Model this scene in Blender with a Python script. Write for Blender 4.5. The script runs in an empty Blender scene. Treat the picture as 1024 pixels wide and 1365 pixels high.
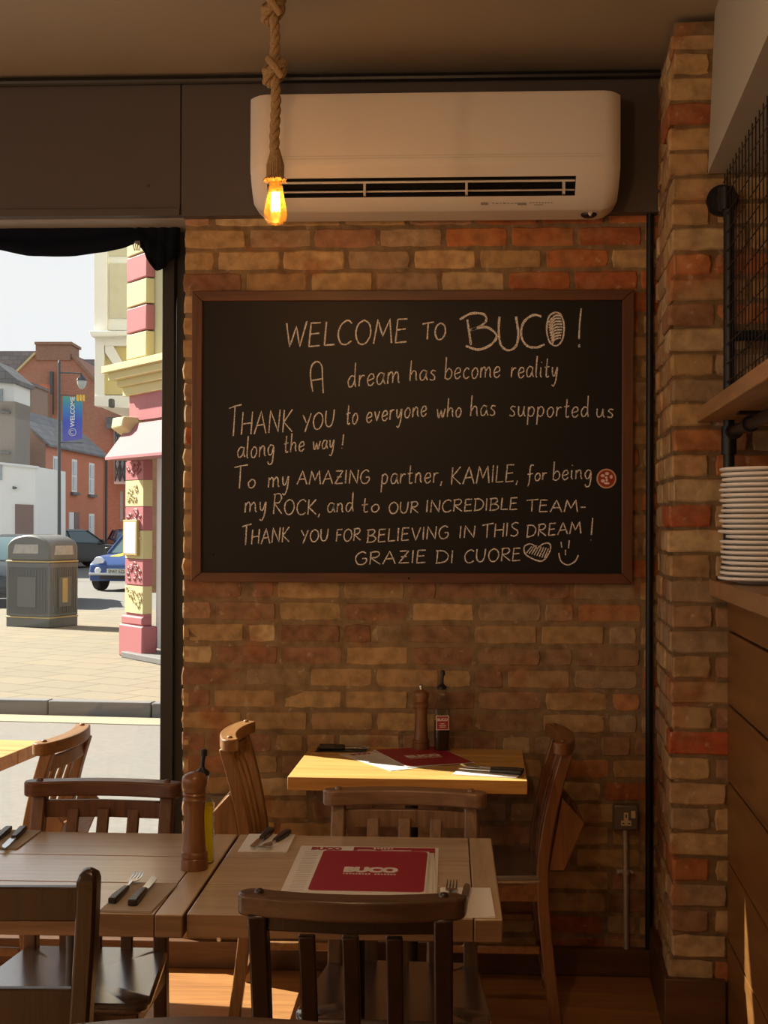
import bpy, bmesh, math, random
from mathutils import Vector, Matrix
random.seed(11)
C = bpy.context.scene.collection
SC = bpy.context.scene
R = math.radians
PI = math.pi

# ------------------------------------------------------------------ camera
FPX = 1750.0                       # focal length in pixels of the 1024x1365 frame
CAM = Vector((0.0, -4.5, 1.52))
YAW, PITCH, ROLL = R(2.8), R(0.573), R(0.2)
fwd = Vector((-math.sin(YAW)*math.cos(PITCH), math.cos(YAW)*math.cos(PITCH), math.sin(PITCH)))
r0 = Vector((math.cos(YAW), math.sin(YAW), 0))
u0 = r0.cross(fwd)
right = r0*math.cos(ROLL) + u0*math.sin(ROLL)
up = u0*math.cos(ROLL) - r0*math.sin(ROLL)
cam = bpy.data.cameras.new('camera')
camo = bpy.data.objects.new('camera', cam); C.objects.link(camo)
M = Matrix((right, up, -fwd)).transposed().to_4x4(); M.translation = CAM
camo.matrix_world = M
cam.sensor_width = 36.0; cam.lens = FPX/1365*36.0
cam.clip_start = 0.05; cam.clip_end = 500
SC.camera = camo

# ------------------------------------------------------------------ light
SC.view_settings.view_transform = 'Standard'
SC.view_settings.look = 'None'
SC.view_settings.gamma = 1.0
SC.view_settings.use_curve_mapping = False
SC.view_settings.exposure = 0.0
w = bpy.data.worlds.new('sky'); SC.world = w; w.use_nodes = True
bg = w.node_tree.nodes['Background']
_n = w.node_tree.nodes; _l = w.node_tree.links
_tc = _n.new('ShaderNodeTexCoord'); _sp = _n.new('ShaderNodeSeparateXYZ'); _cr = _n.new('ShaderNodeValToRGB')
_l.new(_tc.outputs['Generated'], _sp.inputs[0]); _l.new(_sp.outputs[2], _cr.inputs[0]); _l.new(_cr.outputs[0], bg.inputs[0])
_cr.color_ramp.elements[0].position = 0.0; _cr.color_ramp.elements[0].color = (0.98, 0.99, 1.0, 1)
_cr.color_ramp.elements[1].position = 0.9; _cr.color_ramp.elements[1].color = (0.30, 0.42, 0.62, 1)
_e = _cr.color_ramp.elements.new(0.36); _e.color = (1.0, 1.0, 1.0, 1)
bg.inputs[1].default_value = 1.0
SUN_DIR = Vector((0.900, -0.436, -0.80)).normalized()
sun = bpy.data.lights.new('sun', 'SUN'); sun.energy = 17; sun.angle = R(0.6); sun.color = (1, 0.92, 0.79)
suno = bpy.data.objects.new('sun', sun); C.objects.link(suno)
suno.rotation_euler = SUN_DIR.to_track_quat('-Z', 'Y').to_euler()
OUT_K = 0.44                       # street colours scaled darker to balance the strong sun
FILL_LAMPS = [((-3.25, -3.3, 1.92), 40), ((-2.1, -5.2, 1.95), 24), ((-0.4, -6.2, 2.1), 12), ((-0.35, -2.75, 2.5), 26)]
FILL_COL = (1.0, 0.72, 0.45)

def ray(px, py):
    return (fwd*FPX + right*(px-512.0) + up*(682.5-py)).normalized()
def onY(px, py, Y):
    d = ray(px, py); return CAM + d*((Y-CAM.y)/d.y)
def onZ(px, py, Z):
    d = ray(px, py); return CAM + d*((Z-CAM.z)/d.z)
def onD(px, py, D):
    d = ray(px, py); return CAM + d*(D/d.dot(fwd))

# ------------------------------------------------------------------ materials
def newmat(name):
    m = bpy.data.materials.new(name); m.use_nodes = True
    nt = m.node_tree; b = nt.nodes['Principled BSDF']
    return m, nt, b
def setp(b, **k):
    for n, v in k.items():
        n = n.replace('_', ' ')
        if n in b.inputs: b.inputs[n].default_value = v
def c4(c): return (c[0], c[1], c[2], 1)
def plain(name, col, rough=0.5, metal=0.0, noise=0.12, scale=30, spec=0.5, bump=0.0, sheen=0):
    m, nt, b = newmat(name)
    tc = nt.nodes.new('ShaderNodeTexCoord')
    n = nt.nodes.new('ShaderNodeTexNoise'); n.inputs['Scale'].default_value = scale; n.inputs['Detail'].default_value = 4
    nt.links.new(tc.outputs['Object'], n.inputs['Vector'])
    mx = nt.nodes.new('ShaderNodeMixRGB'); mx.inputs[1].default_value = c4([x*(1-noise) for x in col]); mx.inputs[2].default_value = c4([min(1, x*(1+noise)) for x in col])
    nt.links.new(n.outputs['Fac'], mx.inputs[0]); nt.links.new(mx.outputs[0], b.inputs['Base Color'])
    setp(b, Roughness=rough, Metallic=metal); b.inputs['Specular IOR Level'].default_value = spec
    if bump:
        bp = nt.nodes.new('ShaderNodeBump'); bp.inputs['Strength'].default_value = bump; bp.inputs['Distance'].default_value = 0.01
        nt.links.new(n.outputs['Fac'], bp.inputs['Height']); nt.links.new(bp.outputs[0], b.inputs['Normal'])
    return m
def wood(name, c1, c2, axis='X', rough=0.4, scale=1.0, knots=True, bump=0.15, spec=0.5):
    m, nt, b = newmat(name)
    tc = nt.nodes.new('ShaderNodeTexCoord')
    mp = nt.nodes.new('ShaderNodeMapping')
    s = [14*scale]*3; s['XYZ'.index(axis)] = 1.1*scale; mp.inputs['Scale'].default_value = s
    nt.links.new(tc.outputs['Object'], mp.inputs['Vector'])
    n1 = nt.nodes.new('ShaderNodeTexNoise'); n1.inputs['Scale'].default_value = 2.2; n1.inputs['Detail'].default_value = 6; n1.inputs['Distortion'].default_value = 0.9
    n2 = nt.nodes.new('ShaderNodeTexNoise'); n2.inputs['Scale'].default_value = 14; n2.inputs['Detail'].default_value = 3
    nt.links.new(mp.outputs[0], n1.inputs['Vector']); nt.links.new(mp.outputs[0], n2.inputs['Vector'])
    ad = nt.nodes.new('ShaderNodeMath'); ad.operation = 'MULTIPLY_ADD'; ad.inputs[1].default_value = 0.35
    nt.links.new(n2.outputs['Fac'], ad.inputs[0]); nt.links.new(n1.outputs['Fac'], ad.inputs[2])
    cr = nt.nodes.new('ShaderNodeValToRGB'); cr.color_ramp.elements[0].position = 0.42; cr.color_ramp.elements[1].position = 0.86
    cr.color_ramp.elements[0].color = c4(c1); cr.color_ramp.elements[1].color = c4(c2)
    nt.links.new(ad.outputs[0], cr.inputs[0]); out = cr.outputs[0]
    if knots:
        v = nt.nodes.new('ShaderNodeTexVoronoi'); v.inputs['Scale'].default_value = 0.55
        mp2 = nt.nodes.new('ShaderNodeMapping'); s2 = [9*scale]*3; s2['XYZ'.index(axis)] = 4*scale; mp2.inputs['Scale'].default_value = s2
        nt.links.new(tc.outputs['Object'], mp2.inputs['Vector']); nt.links.new(mp2.outputs[0], v.inputs['Vector'])
        r2 = nt.nodes.new('ShaderNodeValToRGB'); r2.color_ramp.elements[0].position = 0.03; r2.color_ramp.elements[1].position = 0.11
        r2.color_ramp.elements[0].color = (0.35, 0.3, 0.28, 1); r2.color_ramp.elements[1].color = (1, 1, 1, 1)
        nt.links.new(v.outputs['Distance'], r2.inputs[0])
        mm = nt.nodes.new('ShaderNodeMixRGB'); mm.blend_type = 'MULTIPLY'; mm.inputs[0].default_value = 0.8
        nt.links.new(out, mm.inputs[1]); nt.links.new(r2.outputs[0], mm.inputs[2]); out = mm.outputs[0]
    nt.links.new(out, b.inputs['Base Color']); setp(b, Roughness=rough); b.inputs['Specular IOR Level'].default_value = spec
    bp = nt.nodes.new('ShaderNodeBump'); bp.inputs['Strength'].default_value = bump; bp.inputs['Distance'].default_value = 0.003
    nt.links.new(ad.outputs[0], bp.inputs['Height']); nt.links.new(bp.outputs[0], b.inputs['Normal'])
    return m
def brickmat(name, smear, smear_amt=0.5, bump=0.5, scale=9):
    m, nt, b = newmat(name)
    at = nt.nodes.new('ShaderNodeAttribute'); at.attribute_name = 'tone'
    tc = nt.nodes.new('ShaderNodeTexCoord')
    n1 = nt.nodes.new('ShaderNodeTexNoise'); n1.inputs['Scale'].default_value = scale; n1.inputs['Detail'].default_value = 8; n1.inputs['Roughness'].default_value = 0.65
    n2 = nt.nodes.new('ShaderNodeTexNoise'); n2.inputs['Scale'].default_value = 70; n2.inputs['Detail'].default_value = 5
    n3 = nt.nodes.new('ShaderNodeTexNoise'); n3.inputs['Scale'].default_value = 24; n3.inputs['Detail'].default_value = 6
    for n in (n1, n2, n3): nt.links.new(tc.outputs['Object'], n.inputs['Vector'])
    r1 = nt.nodes.new('ShaderNodeValToRGB'); r1.color_ramp.elements[0].position = 0.45; r1.color_ramp.elements[1].position = 0.68
    nt.links.new(n1.outputs['Fac'], r1.inputs[0])
    ml = nt.nodes.new('ShaderNodeMath'); ml.operation = 'MULTIPLY'; ml.inputs[1].default_value = smear_amt
    nt.links.new(r1.outputs[0], ml.inputs[0])
    m1 = nt.nodes.new('ShaderNodeMixRGB'); nt.links.new(ml.outputs[0], m1.inputs[0]); nt.links.new(at.outputs['Color'], m1.inputs[1]); m1.inputs[2].default_value = c4(smear)
    for sc_, p0, p1, colr, amt in ((5.5, 0.56, 0.66, (0.36, 0.125, 0.05), 0.55), (34, 0.63, 0.70, (0.62, 0.53, 0.40), 0.32)):   # fired red patches, old whitewash flecks
        nn = nt.nodes.new('ShaderNodeTexNoise'); nn.inputs['Scale'].default_value = sc_; nn.inputs['Detail'].default_value = 5; nt.links.new(tc.outputs['Object'], nn.inputs['Vector'])
        rr = nt.nodes.new('ShaderNodeValToRGB'); rr.color_ramp.elements[0].position = p0; rr.color_ramp.elements[1].position = p1; nt.links.new(nn.outputs['Fac'], rr.inputs[0])
        mu = nt.nodes.new('ShaderNodeMath'); mu.operation = 'MULTIPLY'; mu.inputs[1].default_value = amt; nt.links.new(rr.outputs[0], mu.inputs[0])
        mz = nt.nodes.new('ShaderNodeMixRGB'); nt.links.new(mu.outputs[0], mz.inputs[0]); nt.links.new(m1.outputs[0], mz.inputs[1]); mz.inputs[2].default_value = c4(colr); m1 = mz
    r3 = nt.nodes.new('ShaderNodeValToRGB'); r3.color_ramp.elements[0].position = 0.32; r3.color_ramp.elements[1].position = 0.6
    r3.color_ramp.elements[0].color = (0.58, 0.54, 0.50, 1); r3.color_ramp.elements[1].color = (1.08, 1.05, 1.0, 1)
    nt.links.new(n3.outputs['Fac'], r3.inputs[0])
    m2 = nt.nodes.new('ShaderNodeMixRGB'); m2.blend_type = 'MULTIPLY'; m2.inputs[0].default_value = 0.75
    nt.links.new(m1.outputs[0], m2.inputs[1]); nt.links.new(r3.outputs[0], m2.inputs[2])
    nt.links.new(m2.outputs[0], b.inputs['Base Color'])
    ad = nt.nodes.new('ShaderNodeMath'); ad.operation = 'MULTIPLY_ADD'; ad.inputs[1].default_value = 0.5
    nt.links.new(n2.outputs['Fac'], ad.inputs[0]); nt.links.new(n3.outputs['Fac'], ad.inputs[2])
    bp = nt.nodes.new('ShaderNodeBump'); bp.inputs['Strength'].default_value = bump; bp.inputs['Distance'].default_value = 0.006
    nt.links.new(ad.outputs[0], bp.inputs['Height']); nt.links.new(bp.outputs[0], b.inputs['Normal'])
    setp(b, Roughness=0.9); b.inputs['Specular IOR Level'].default_value = 0.2
    return m
def facade_brick(name, c1, c2, mortar, scale=4.0):
    m, nt, b = newmat(name)
    tc = nt.nodes.new('ShaderNodeTexCoord'); mp = nt.nodes.new('ShaderNodeMapping')
    sp = nt.nodes.new('ShaderNodeSeparateXYZ'); cb = nt.nodes.new('ShaderNodeCombineXYZ')
    nt.links.new(tc.outputs['Object'], sp.inputs[0])
    a = nt.nodes.new('ShaderNodeMath'); a.operation = 'ADD'; nt.links.new(sp.outputs[0], a.inputs[0]); nt.links.new(sp.outputs[1], a.inputs[1])
    nt.links.new(a.outputs[0], cb.inputs[0]); nt.links.new(sp.outputs[2], cb.inputs[1])
    br = nt.nodes.new('ShaderNodeTexBrick'); br.inputs['Scale'].default_value = scale
    br.inputs['Color1'].default_value = c4(c1); br.inputs['Color2'].default_value = c4(c2); br.inputs['Mortar'].default_value = c4(mortar)
    br.inputs['Mortar Size'].default_value = 0.015
    nt.links.new(cb.outputs[0], br.inputs['Vector']); nt.links.new(br.outputs['Color'], b.inputs['Base Color'])
    setp(b, Roughness=0.9)
    return m
def glassy(name, tint=(1, 1, 1), rough=0.02, ior=1.45, refl=1.0):
    m, nt, b = newmat(name)
    nt.nodes.remove(b)
    o = nt.nodes['Material Output']
    t = nt.nodes.new('ShaderNodeBsdfTransparent'); t.inputs[0].default_value = c4(tint)
    g = nt.nodes.new('ShaderNodeBsdfGlossy'); g.inputs['Roughness'].default_value = rough
    f = nt.nodes.new('ShaderNodeFresnel')
    ge = nt.nodes.new('ShaderNodeNewGeometry'); io = nt.nodes.new('ShaderNodeMix'); io.data_type = 'FLOAT'   # same reflectance on both faces of the thin sheet
    io.inputs[2].default_value = ior; io.inputs[3].default_value = 1.0/ior
    nt.links.new(ge.outputs['Backfacing'], io.inputs[0]); nt.links.new(io.outputs[0], f.inputs['IOR'])
    ml = nt.nodes.new('ShaderNodeMath'); ml.operation = 'MULTIPLY'; ml.inputs[1].default_value = refl
    nt.links.new(f.outputs[0], ml.inputs[0])
    mx = nt.nodes.new('ShaderNodeMixShader')
    nt.links.new(ml.outputs[0], mx.inputs[0]); nt.links.new(t.outputs[0], mx.inputs[1]); nt.links.new(g.outputs[0], mx.inputs[2])
    nt.links.new(mx.outputs[0], o.inputs['Surface'])
    return m
def emit(name, col, st):
    m, nt, b = newmat(name)
    b.inputs['Emission Color'].default_value = c4(col); b.inputs['Emission Strength'].default_value = st
    b.inputs['Base Color'].default_value = c4(col)
    return m
def slate_roof(name, c1, c2, scale=3.0):
    return facade_brick(name, c1, c2, [x*0.6 for x in c1], scale)

MT = {}
MT['brick'] = brickmat('old_brick', (0.40, 0.27, 0.15), 0.45)
MT['brick_worn'] = brickmat('worn_brick', (0.36, 0.24, 0.13), 0.55, 0.6, 11)
MT['mortar'] = brickmat('lime_mortar', (0.29, 0.21, 0.12), 0.5, 0.8)
MT['ceiling'] = plain('ceiling_paint', (0.30, 0.25, 0.18), 0.55, noise=0.05, scale=3)
MT['plaster'] = plain('beam_plaster', (0.35, 0.325, 0.26), 0.7, noise=0.06, scale=5, bump=0.1)
MT['room'] = plain('room_paint', (0.34, 0.25, 0.16), 0.8, noise=0.06, scale=4)
MT['header'] = plain('header_paint', (0.075, 0.062, 0.060), 0.5, noise=0.05, scale=6)
MT['black'] = plain('black_paint', (0.012, 0.012, 0.014), 0.4, noise=0.1)
MT['blackmetal'] = plain('black_metal', (0.02, 0.02, 0.022), 0.38, 0.6, noise=0.1)
MT['frame_black'] = plain('window_frame_paint', (0.010, 0.010, 0.013), 0.45, noise=0.05)
MT['grey_head'] = plain('window_head_paint', (0.30, 0.27, 0.25), 0.6, noise=0.05)
MT['fabric'] = plain('black_fabric', (0.006, 0.008, 0.017), 0.95, noise=0.3, scale=120, spec=0.1)
MT['floor'] = wood('floor_boards', (0.26, 0.11, 0.035), (0.46, 0.22, 0.07), 'X', 0.45, 0.7)
MT['skirting'] = wood('skirting_wood', (0.07, 0.028, 0.010), (0.14, 0.062, 0.023), 'X', 0.5, 0.8)
MT['chair'] = wood('chair_wood', (0.060, 0.024, 0.011), (0.135, 0.056, 0.024), 'Z', 0.36, 1.6, False)
MT['chair_h'] = wood('chair_wood_rail', (0.060, 0.024, 0.011), (0.135, 0.056, 0.024), 'X', 0.33, 1.6, False)
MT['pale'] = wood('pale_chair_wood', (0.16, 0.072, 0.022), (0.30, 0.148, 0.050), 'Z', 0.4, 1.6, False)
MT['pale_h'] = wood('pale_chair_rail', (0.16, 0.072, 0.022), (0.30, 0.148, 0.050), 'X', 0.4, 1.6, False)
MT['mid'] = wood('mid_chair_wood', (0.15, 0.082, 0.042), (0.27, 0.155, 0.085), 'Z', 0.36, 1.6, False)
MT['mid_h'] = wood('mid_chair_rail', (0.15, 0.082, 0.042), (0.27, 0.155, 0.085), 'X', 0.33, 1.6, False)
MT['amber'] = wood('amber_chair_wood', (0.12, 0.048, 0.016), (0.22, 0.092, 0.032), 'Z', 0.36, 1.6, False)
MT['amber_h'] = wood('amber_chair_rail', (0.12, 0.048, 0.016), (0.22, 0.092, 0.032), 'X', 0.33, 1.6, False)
MT['dark'] = wood('dark_chair_shaded', (0.012, 0.006, 0.004), (0.034, 0.016, 0.009), 'Z', 0.3, 1.6, False)  # uprights coloured darker to stand in for shade; rails stay lighter
MT['dark_h'] = wood('dark_chair_rail', (0.050, 0.025, 0.012), (0.105, 0.056, 0.027), 'X', 0.3, 1.6, False)
MT['seat'] = wood('seat_wood', (0.085, 0.060, 0.045), (0.155, 0.112, 0.086), 'Y', 0.24, 1.3, False, 0.06)
def coat(m, w_, r):
    b = m.node_tree.nodes['Principled BSDF']; b.inputs['Coat Weight'].default_value = w_; b.inputs['Coat Roughness'].default_value = r; b.inputs['Coat IOR'].default_value = 1.9
coat(MT['seat'], 1.0, 0.22); MT['seat'].node_tree.nodes['Principled BSDF'].inputs['Specular IOR Level'].default_value = 1.0
MT['table'] = wood('worn_table_wood', (0.44, 0.33, 0.205), (0.62, 0.50, 0.35), 'X', 0.33, 0.9, True, 0.1)
MT['table_end'] = wood('worn_table_end', (0.46, 0.34, 0.20), (0.64, 0.51, 0.34), 'Y', 0.33, 0.9, False, 0.1)
coat(MT['table'], 0.9, 0.24); coat(MT['table_end'], 0.9, 0.24)
MT['table_edge'] = wood('table_edge_shaded', (0.16, 0.090, 0.042), (0.29, 0.17, 0.085), 'X', 0.45, 0.9)  # darker stain on the plank sides, with their shade worked in
MT['pine'] = wood('yellow_pine', (0.48, 0.27, 0.07), (0.66, 0.42, 0.13), 'X', 0.4, 0.8, True, 0.08)
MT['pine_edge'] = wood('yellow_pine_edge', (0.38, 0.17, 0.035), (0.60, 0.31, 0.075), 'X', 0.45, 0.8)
MT['counter'] = wood('counter_boards', (0.12, 0.046, 0.009), (0.22, 0.098, 0.022), 'Y', 0.4, 0.5, True, 0.2)
MT['shelf'] = wood('shelf_board', (0.21, 0.105, 0.038), (0.36, 0.195, 0.078), 'Y', 0.5, 0.6)
MT['boardframe'] = wood('board_frame_wood', (0.075, 0.026, 0.011), (0.14, 0.052, 0.022), 'X', 0.4, 1.0, False)
MT['boardframe_v'] = wood('board_frame_wood_upright', (0.075, 0.026, 0.011), (0.14, 0.052, 0.022), 'Z', 0.4, 1.0, False)
MT['slate'] = plain('blackboard_slate', (0.006, 0.006, 0.008), 0.45, noise=0.35, scale=4, spec=0.3)
MT['ac'] = plain('ac_plastic', (0.70, 0.66, 0.60), 0.42, noise=0.02, scale=3)
MT['ac_trim'] = plain('ac_trim_plastic', (0.60, 0.56, 0.50), 0.45, noise=0.02)
MT['vent'] = plain('vent_dark', (0.012, 0.011, 0.010), 0.6)
MT['greytext'] = plain('grey_print', (0.30, 0.28, 0.25), 0.6)
MT['rope'] = plain('jute_rope', (0.36, 0.24, 0.12), 0.95, noise=0.45, scale=160, bump=0.6, spec=0.1)
MT['bulbglass'] = glassy('amber_glass', (1.0, 0.62, 0.20), 0.03, 1.45, 0.9)
nt = MT['bulbglass'].node_tree; _o = nt.nodes['Material Output']; _f = _o.inputs['Surface'].links[0].from_node
_t = nt.nodes.new('ShaderNodeBsdfTranslucent'); _t.inputs[0].default_value = (1.0, 0.50, 0.10, 1); _m = nt.nodes.new('ShaderNodeMixShader'); _m.inputs[0].default_value = 0.10
nt.links.new(_f.outputs[0], _m.inputs[1]); nt.links.new(_t.outputs[0], _m.inputs[2]); nt.links.new(_m.outputs[0], _o.inputs['Surface'])
MT['filament'] = emit('filament', (1.0, 0.62, 0.22), 60)
MT['glass'] = glassy('clear_glass', (0.97, 0.98, 0.98), 0.01, 1.45, 0.8)
MT['bottle'] = glassy('bottle_glass', (0.86, 0.90, 0.86), 0.02, 1.5, 1.0)
m, nt, b = newmat('olive_oil'); nt.nodes.remove(b)
t1 = nt.nodes.new('ShaderNodeBsdfTransparent'); t1.inputs[0].default_value = (0.95, 0.68, 0.02, 1)
t2 = nt.nodes.new('ShaderNodeBsdfRefraction'); t2.inputs['Color'].default_value = (1.0, 0.80, 0.03, 1); t2.inputs['IOR'].default_value = 1.42; t2.inputs['Roughness'].default_value = 0.05
t3 = nt.nodes.new('ShaderNodeMixShader'); t3.inputs[0].default_value = 0.7
nt.links.new(t1.outputs[0], t3.inputs[1]); nt.links.new(t2.outputs[0], t3.inputs[2]); nt.links.new(t3.outputs[0], nt.nodes['Material Output'].inputs['Surface'])
t4 = nt.nodes.new('ShaderNodeBsdfTranslucent'); t4.inputs[0].default_value = (0.95, 0.72, 0.02, 1); t5 = nt.nodes.new('ShaderNodeMixShader'); t5.inputs[0].default_value = 0.7
nt.links.new(t3.outputs[0], t5.inputs[1]); nt.links.new(t4.outputs[0], t5.inputs[2]); nt.links.new(t5.outputs[0], nt.nodes['Material Output'].inputs['Surface'])
MT['oil'] = m
MT['vinegar'] = plain('dark_vinegar', (0.03, 0.014, 0.006), 0.1, noise=0.05)
MT['mill'] = wood('mill_wood', (0.13, 0.052, 0.018), (0.24, 0.105, 0.038), 'Z', 0.3, 1.8, False)
MT['steel'] = plain('steel', (0.62, 0.62, 0.62), 0.22, 1.0, noise=0.05)
MT['galv'] = plain('galvanised_steel', (0.55, 0.53, 0.50), 0.45, 0.7, noise=0.15)
MT['handle'] = plain('cutlery_handle', (0.022, 0.017, 0.015), 0.35, noise=0.3)
MT['paper'] = plain('white_paper', (0.72, 0.71, 0.66), 0.75, noise=0.03)
MT['napkin'] = plain('napkin_paper', (0.78, 0.77, 0.73), 0.85, noise=0.03, scale=60, bump=0.1)
MT['napkin_tan'] = plain('tan_napkin', (0.40, 0.34, 0.27), 0.8, noise=0.06, scale=60)
MT['black_mat'] = plain('black_slate_mat', (0.015, 0.015, 0.016), 0.5)
MT['red'] = plain('menu_red', (0.33, 0.017, 0.036), 0.45, noise=0.05, scale=5)
MT['logo'] = plain('menu_logo_white', (0.70, 0.66, 0.60), 0.6, noise=0.03)
MT['logo_red'] = plain('menu_logo_red', (0.33, 0.02, 0.03), 0.6)
MT['socket'] = plain('socket_plate', (0.17, 0.15, 0.13), 0.4, 0.3)
MT['cream'] = plain('cream_plastic', (0.72, 0.62, 0.45), 0.4, noise=0.03)
MT['plate'] = plain('white_china', (0.86, 0.83, 0.77), 0.22, noise=0.02)
MT['stick_red'] = plain('sticker_red', (0.30, 0.025, 0.012), 0.4)
MT['stick_cream'] = plain('sticker_cream', (0.62, 0.42, 0.28), 0.5)
MT['stick_white'] = plain('sticker_white', (0.80, 0.66, 0.60), 0.5)
m, nt, b = newmat('chalk')
tc = nt.nodes.new('ShaderNodeTexCoord'); n = nt.nodes.new('ShaderNodeTexNoise'); n.inputs['Scale'].default_value = 260; n.inputs['Detail'].default_value = 3
nt.links.new(tc.outputs['Object'], n.inputs['Vector'])
cr = nt.nodes.new('ShaderNodeValToRGB'); cr.color_ramp.elements[0].position = 0.36; cr.color_ramp.elements[1].position = 0.56
cr.color_ramp.elements[0].color = (0.30, 0.29, 0.27, 1); cr.color_ramp.elements[1].color = (0.92, 0.90, 0.85, 1)
nt.links.new(n.outputs['Fac'], cr.inputs[0]); nt.links.new(cr.outputs[0], b.inputs['Base Color']); setp(b, Roughness=1.0)
MT['chalk'] = m
# outdoors
MT['asphalt'] = plain('asphalt', (0.36, 0.34, 0.30), 0.9, noise=0.22, scale=22)
MT['kerb'] = plain('kerb_stone', (0.34, 0.33, 0.32), 0.85, noise=0.12, scale=4)
MT['line'] = plain('road_line', (0.62, 0.55, 0.38), 0.8, noise=0.1)
def pavemat():
    m, nt, b = newmat('paving_slabs')
    tc = nt.nodes.new('ShaderNodeTexCoord')
    br = nt.nodes.new('ShaderNodeTexBrick'); br.inputs['Scale'].default_value = 1.0
    br.inputs['Brick Width'].default_value = 0.6; br.inputs['Row Height'].default_value = 0.45; br.inputs['Mortar Size'].default_value = 0.012
    br.inputs['Color1'].default_value = (0.48, 0.40, 0.26, 1); br.inputs['Color2'].default_value = (0.42, 0.36, 0.25, 1); br.inputs['Mortar'].default_value = (0.24, 0.20, 0.14, 1)
    mp = nt.nodes.new('ShaderNodeMapping'); mp.inputs['Rotation'].default_value = (0, 0, R(28))
    nt.links.new(tc.outputs['Object'], mp.inputs['Vector']); nt.links.new(mp.outputs[0], br.inputs['Vector'])
    nt.links.new(br.outputs['Color'], b.inputs['Base Color']); setp(b, Roughness=0.9)
    return m
MT['paving'] = pavemat()
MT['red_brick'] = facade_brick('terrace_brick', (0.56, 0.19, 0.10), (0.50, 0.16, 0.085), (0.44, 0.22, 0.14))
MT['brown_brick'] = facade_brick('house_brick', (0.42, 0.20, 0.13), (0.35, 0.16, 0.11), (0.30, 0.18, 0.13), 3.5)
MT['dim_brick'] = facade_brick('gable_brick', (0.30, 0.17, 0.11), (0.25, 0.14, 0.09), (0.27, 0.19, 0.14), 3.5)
MT['slates'] = slate_roof('roof_slates', (0.20, 0.20, 0.20), (0.15, 0.15, 0.155), 0.9)
MT['render_white'] = plain('white_render', (0.80, 0.80, 0.76), 0.9, noise=0.04, scale=2)
MT['render_grey'] = plain('grey_brown_render', (0.22, 0.19, 0.16), 0.9, noise=0.06, scale=2)
MT['white_paint'] = plain('white_gloss_paint', (0.72, 0.73, 0.73), 0.5, noise=0.03)
MT['cream_wall'] = plain('cream_stucco', (0.55, 0.47, 0.24), 0.8, noise=0.04, scale=3)
MT['cream_pale'] = plain('pale_cream_stucco', (0.56, 0.52, 0.32), 0.8, noise=0.04, scale=3)
MT['pink'] = plain('rose_red_paint', (0.36, 0.115, 0.125), 0.6, noise=0.05, scale=4)
MT['awning'] = plain('pink_awning', (0.34, 0.14, 0.15), 0.8, noise=0.04)
MT['winglass'] = plain('dark_window_glass', (0.30, 0.34, 0.36), 0.12, noise=0.1, scale=2)
MT['curtain'] = plain('net_curtain', (0.52, 0.50, 0.40), 0.9, noise=0.15, scale=8)
MT['door_brown'] = plain('brown_door_paint', (0.20, 0.12, 0.10), 0.7)
MT['bin'] = plain('bin_grey_plastic', (0.10, 0.098, 0.088), 0.42, noise=0.1, scale=5)
MT['gold'] = plain('gold_band', (0.42, 0.30, 0.11), 0.4, 0.2)
MT['bin_hole'] = plain('bin_opening_liner', (0.35, 0.33, 0.30), 0.6, noise=0.4, scale=14)
MT['tyre'] = plain('tyre_rubber', (0.018, 0.018, 0.018), 0.8)
MT['alloy'] = plain('alloy_wheel', (0.45, 0.45, 0.45), 0.3, 0.8)
MT['car_blue'] = plain('blue_car_paint', (0.035, 0.075, 0.22), 0.25, 0.2, noise=0.03)
MT['car_dark'] = plain('dark_car_paint', (0.030, 0.036, 0.036), 0.2, 0.3, noise=0.03)
MT['car_navy'] = plain('navy_car_paint', (0.04, 0.045, 0.10), 0.2, 0.3, noise=0.03)
MT['car_glass'] = plain('car_glass', (0.10, 0.15, 0.16), 0.06, noise=0.05)
MT['yellow'] = plain('yellow_stripe', (0.80, 0.55, 0.05), 0.4)
MT['headlight'] = plain('headlight_lens', (0.75, 0.78, 0.80), 0.15)
MT['number'] = plain('number_plate', (0.62, 0.62, 0.52), 0.5)
MT['pole_grey'] = plain('lamp_post_paint', (0.07, 0.075, 0.08), 0.5)
MT['lens'] = plain('street_lamp_lens', (0.42, 0.44, 0.44), 0.25)
def bannermat():
    m, nt, b = newmat('banner_print')
    tc = nt.nodes.new('ShaderNodeTexCoord'); sp = nt.nodes.new('ShaderNodeSeparateXYZ')
    nt.links.new(tc.outputs['Generated'], sp.inputs[0])
    cr = nt.nodes.new('ShaderNodeValToRGB'); e = cr.color_ramp.elements
    e[0].position = 0.0; e[0].color = (0.13, 0.12, 0.45, 1); e[1].position = 1.0; e[1].color = (0.08, 0.36, 0.26, 1)
    x = e.new(0.45); x.color = (0.06, 0.10, 0.50, 1); x = e.new(0.72); x.color = (0.05, 0.22, 0.50, 1)
    nt.links.new(sp.outputs[2], cr.inputs[0]); nt.links.new(cr.outputs[0], b.inputs['Base Color']); setp(b, Roughness=0.6)
    return m
MT['banner'] = bannermat()
MT['banner_gold'] = plain('banner_gold', (0.80, 0.50, 0.10), 0.6)

for _k in ('asphalt', 'kerb', 'line', 'paving'):
    for _nd in MT[_k].node_tree.nodes:
        if _nd.type in ('MIX_RGB', 'TEX_BRICK'):
            for _s in _nd.inputs:
                if _s.type == 'RGBA': _s.default_value = [c*OUT_K for c in _s.default_value[:3]]+[1]

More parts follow.
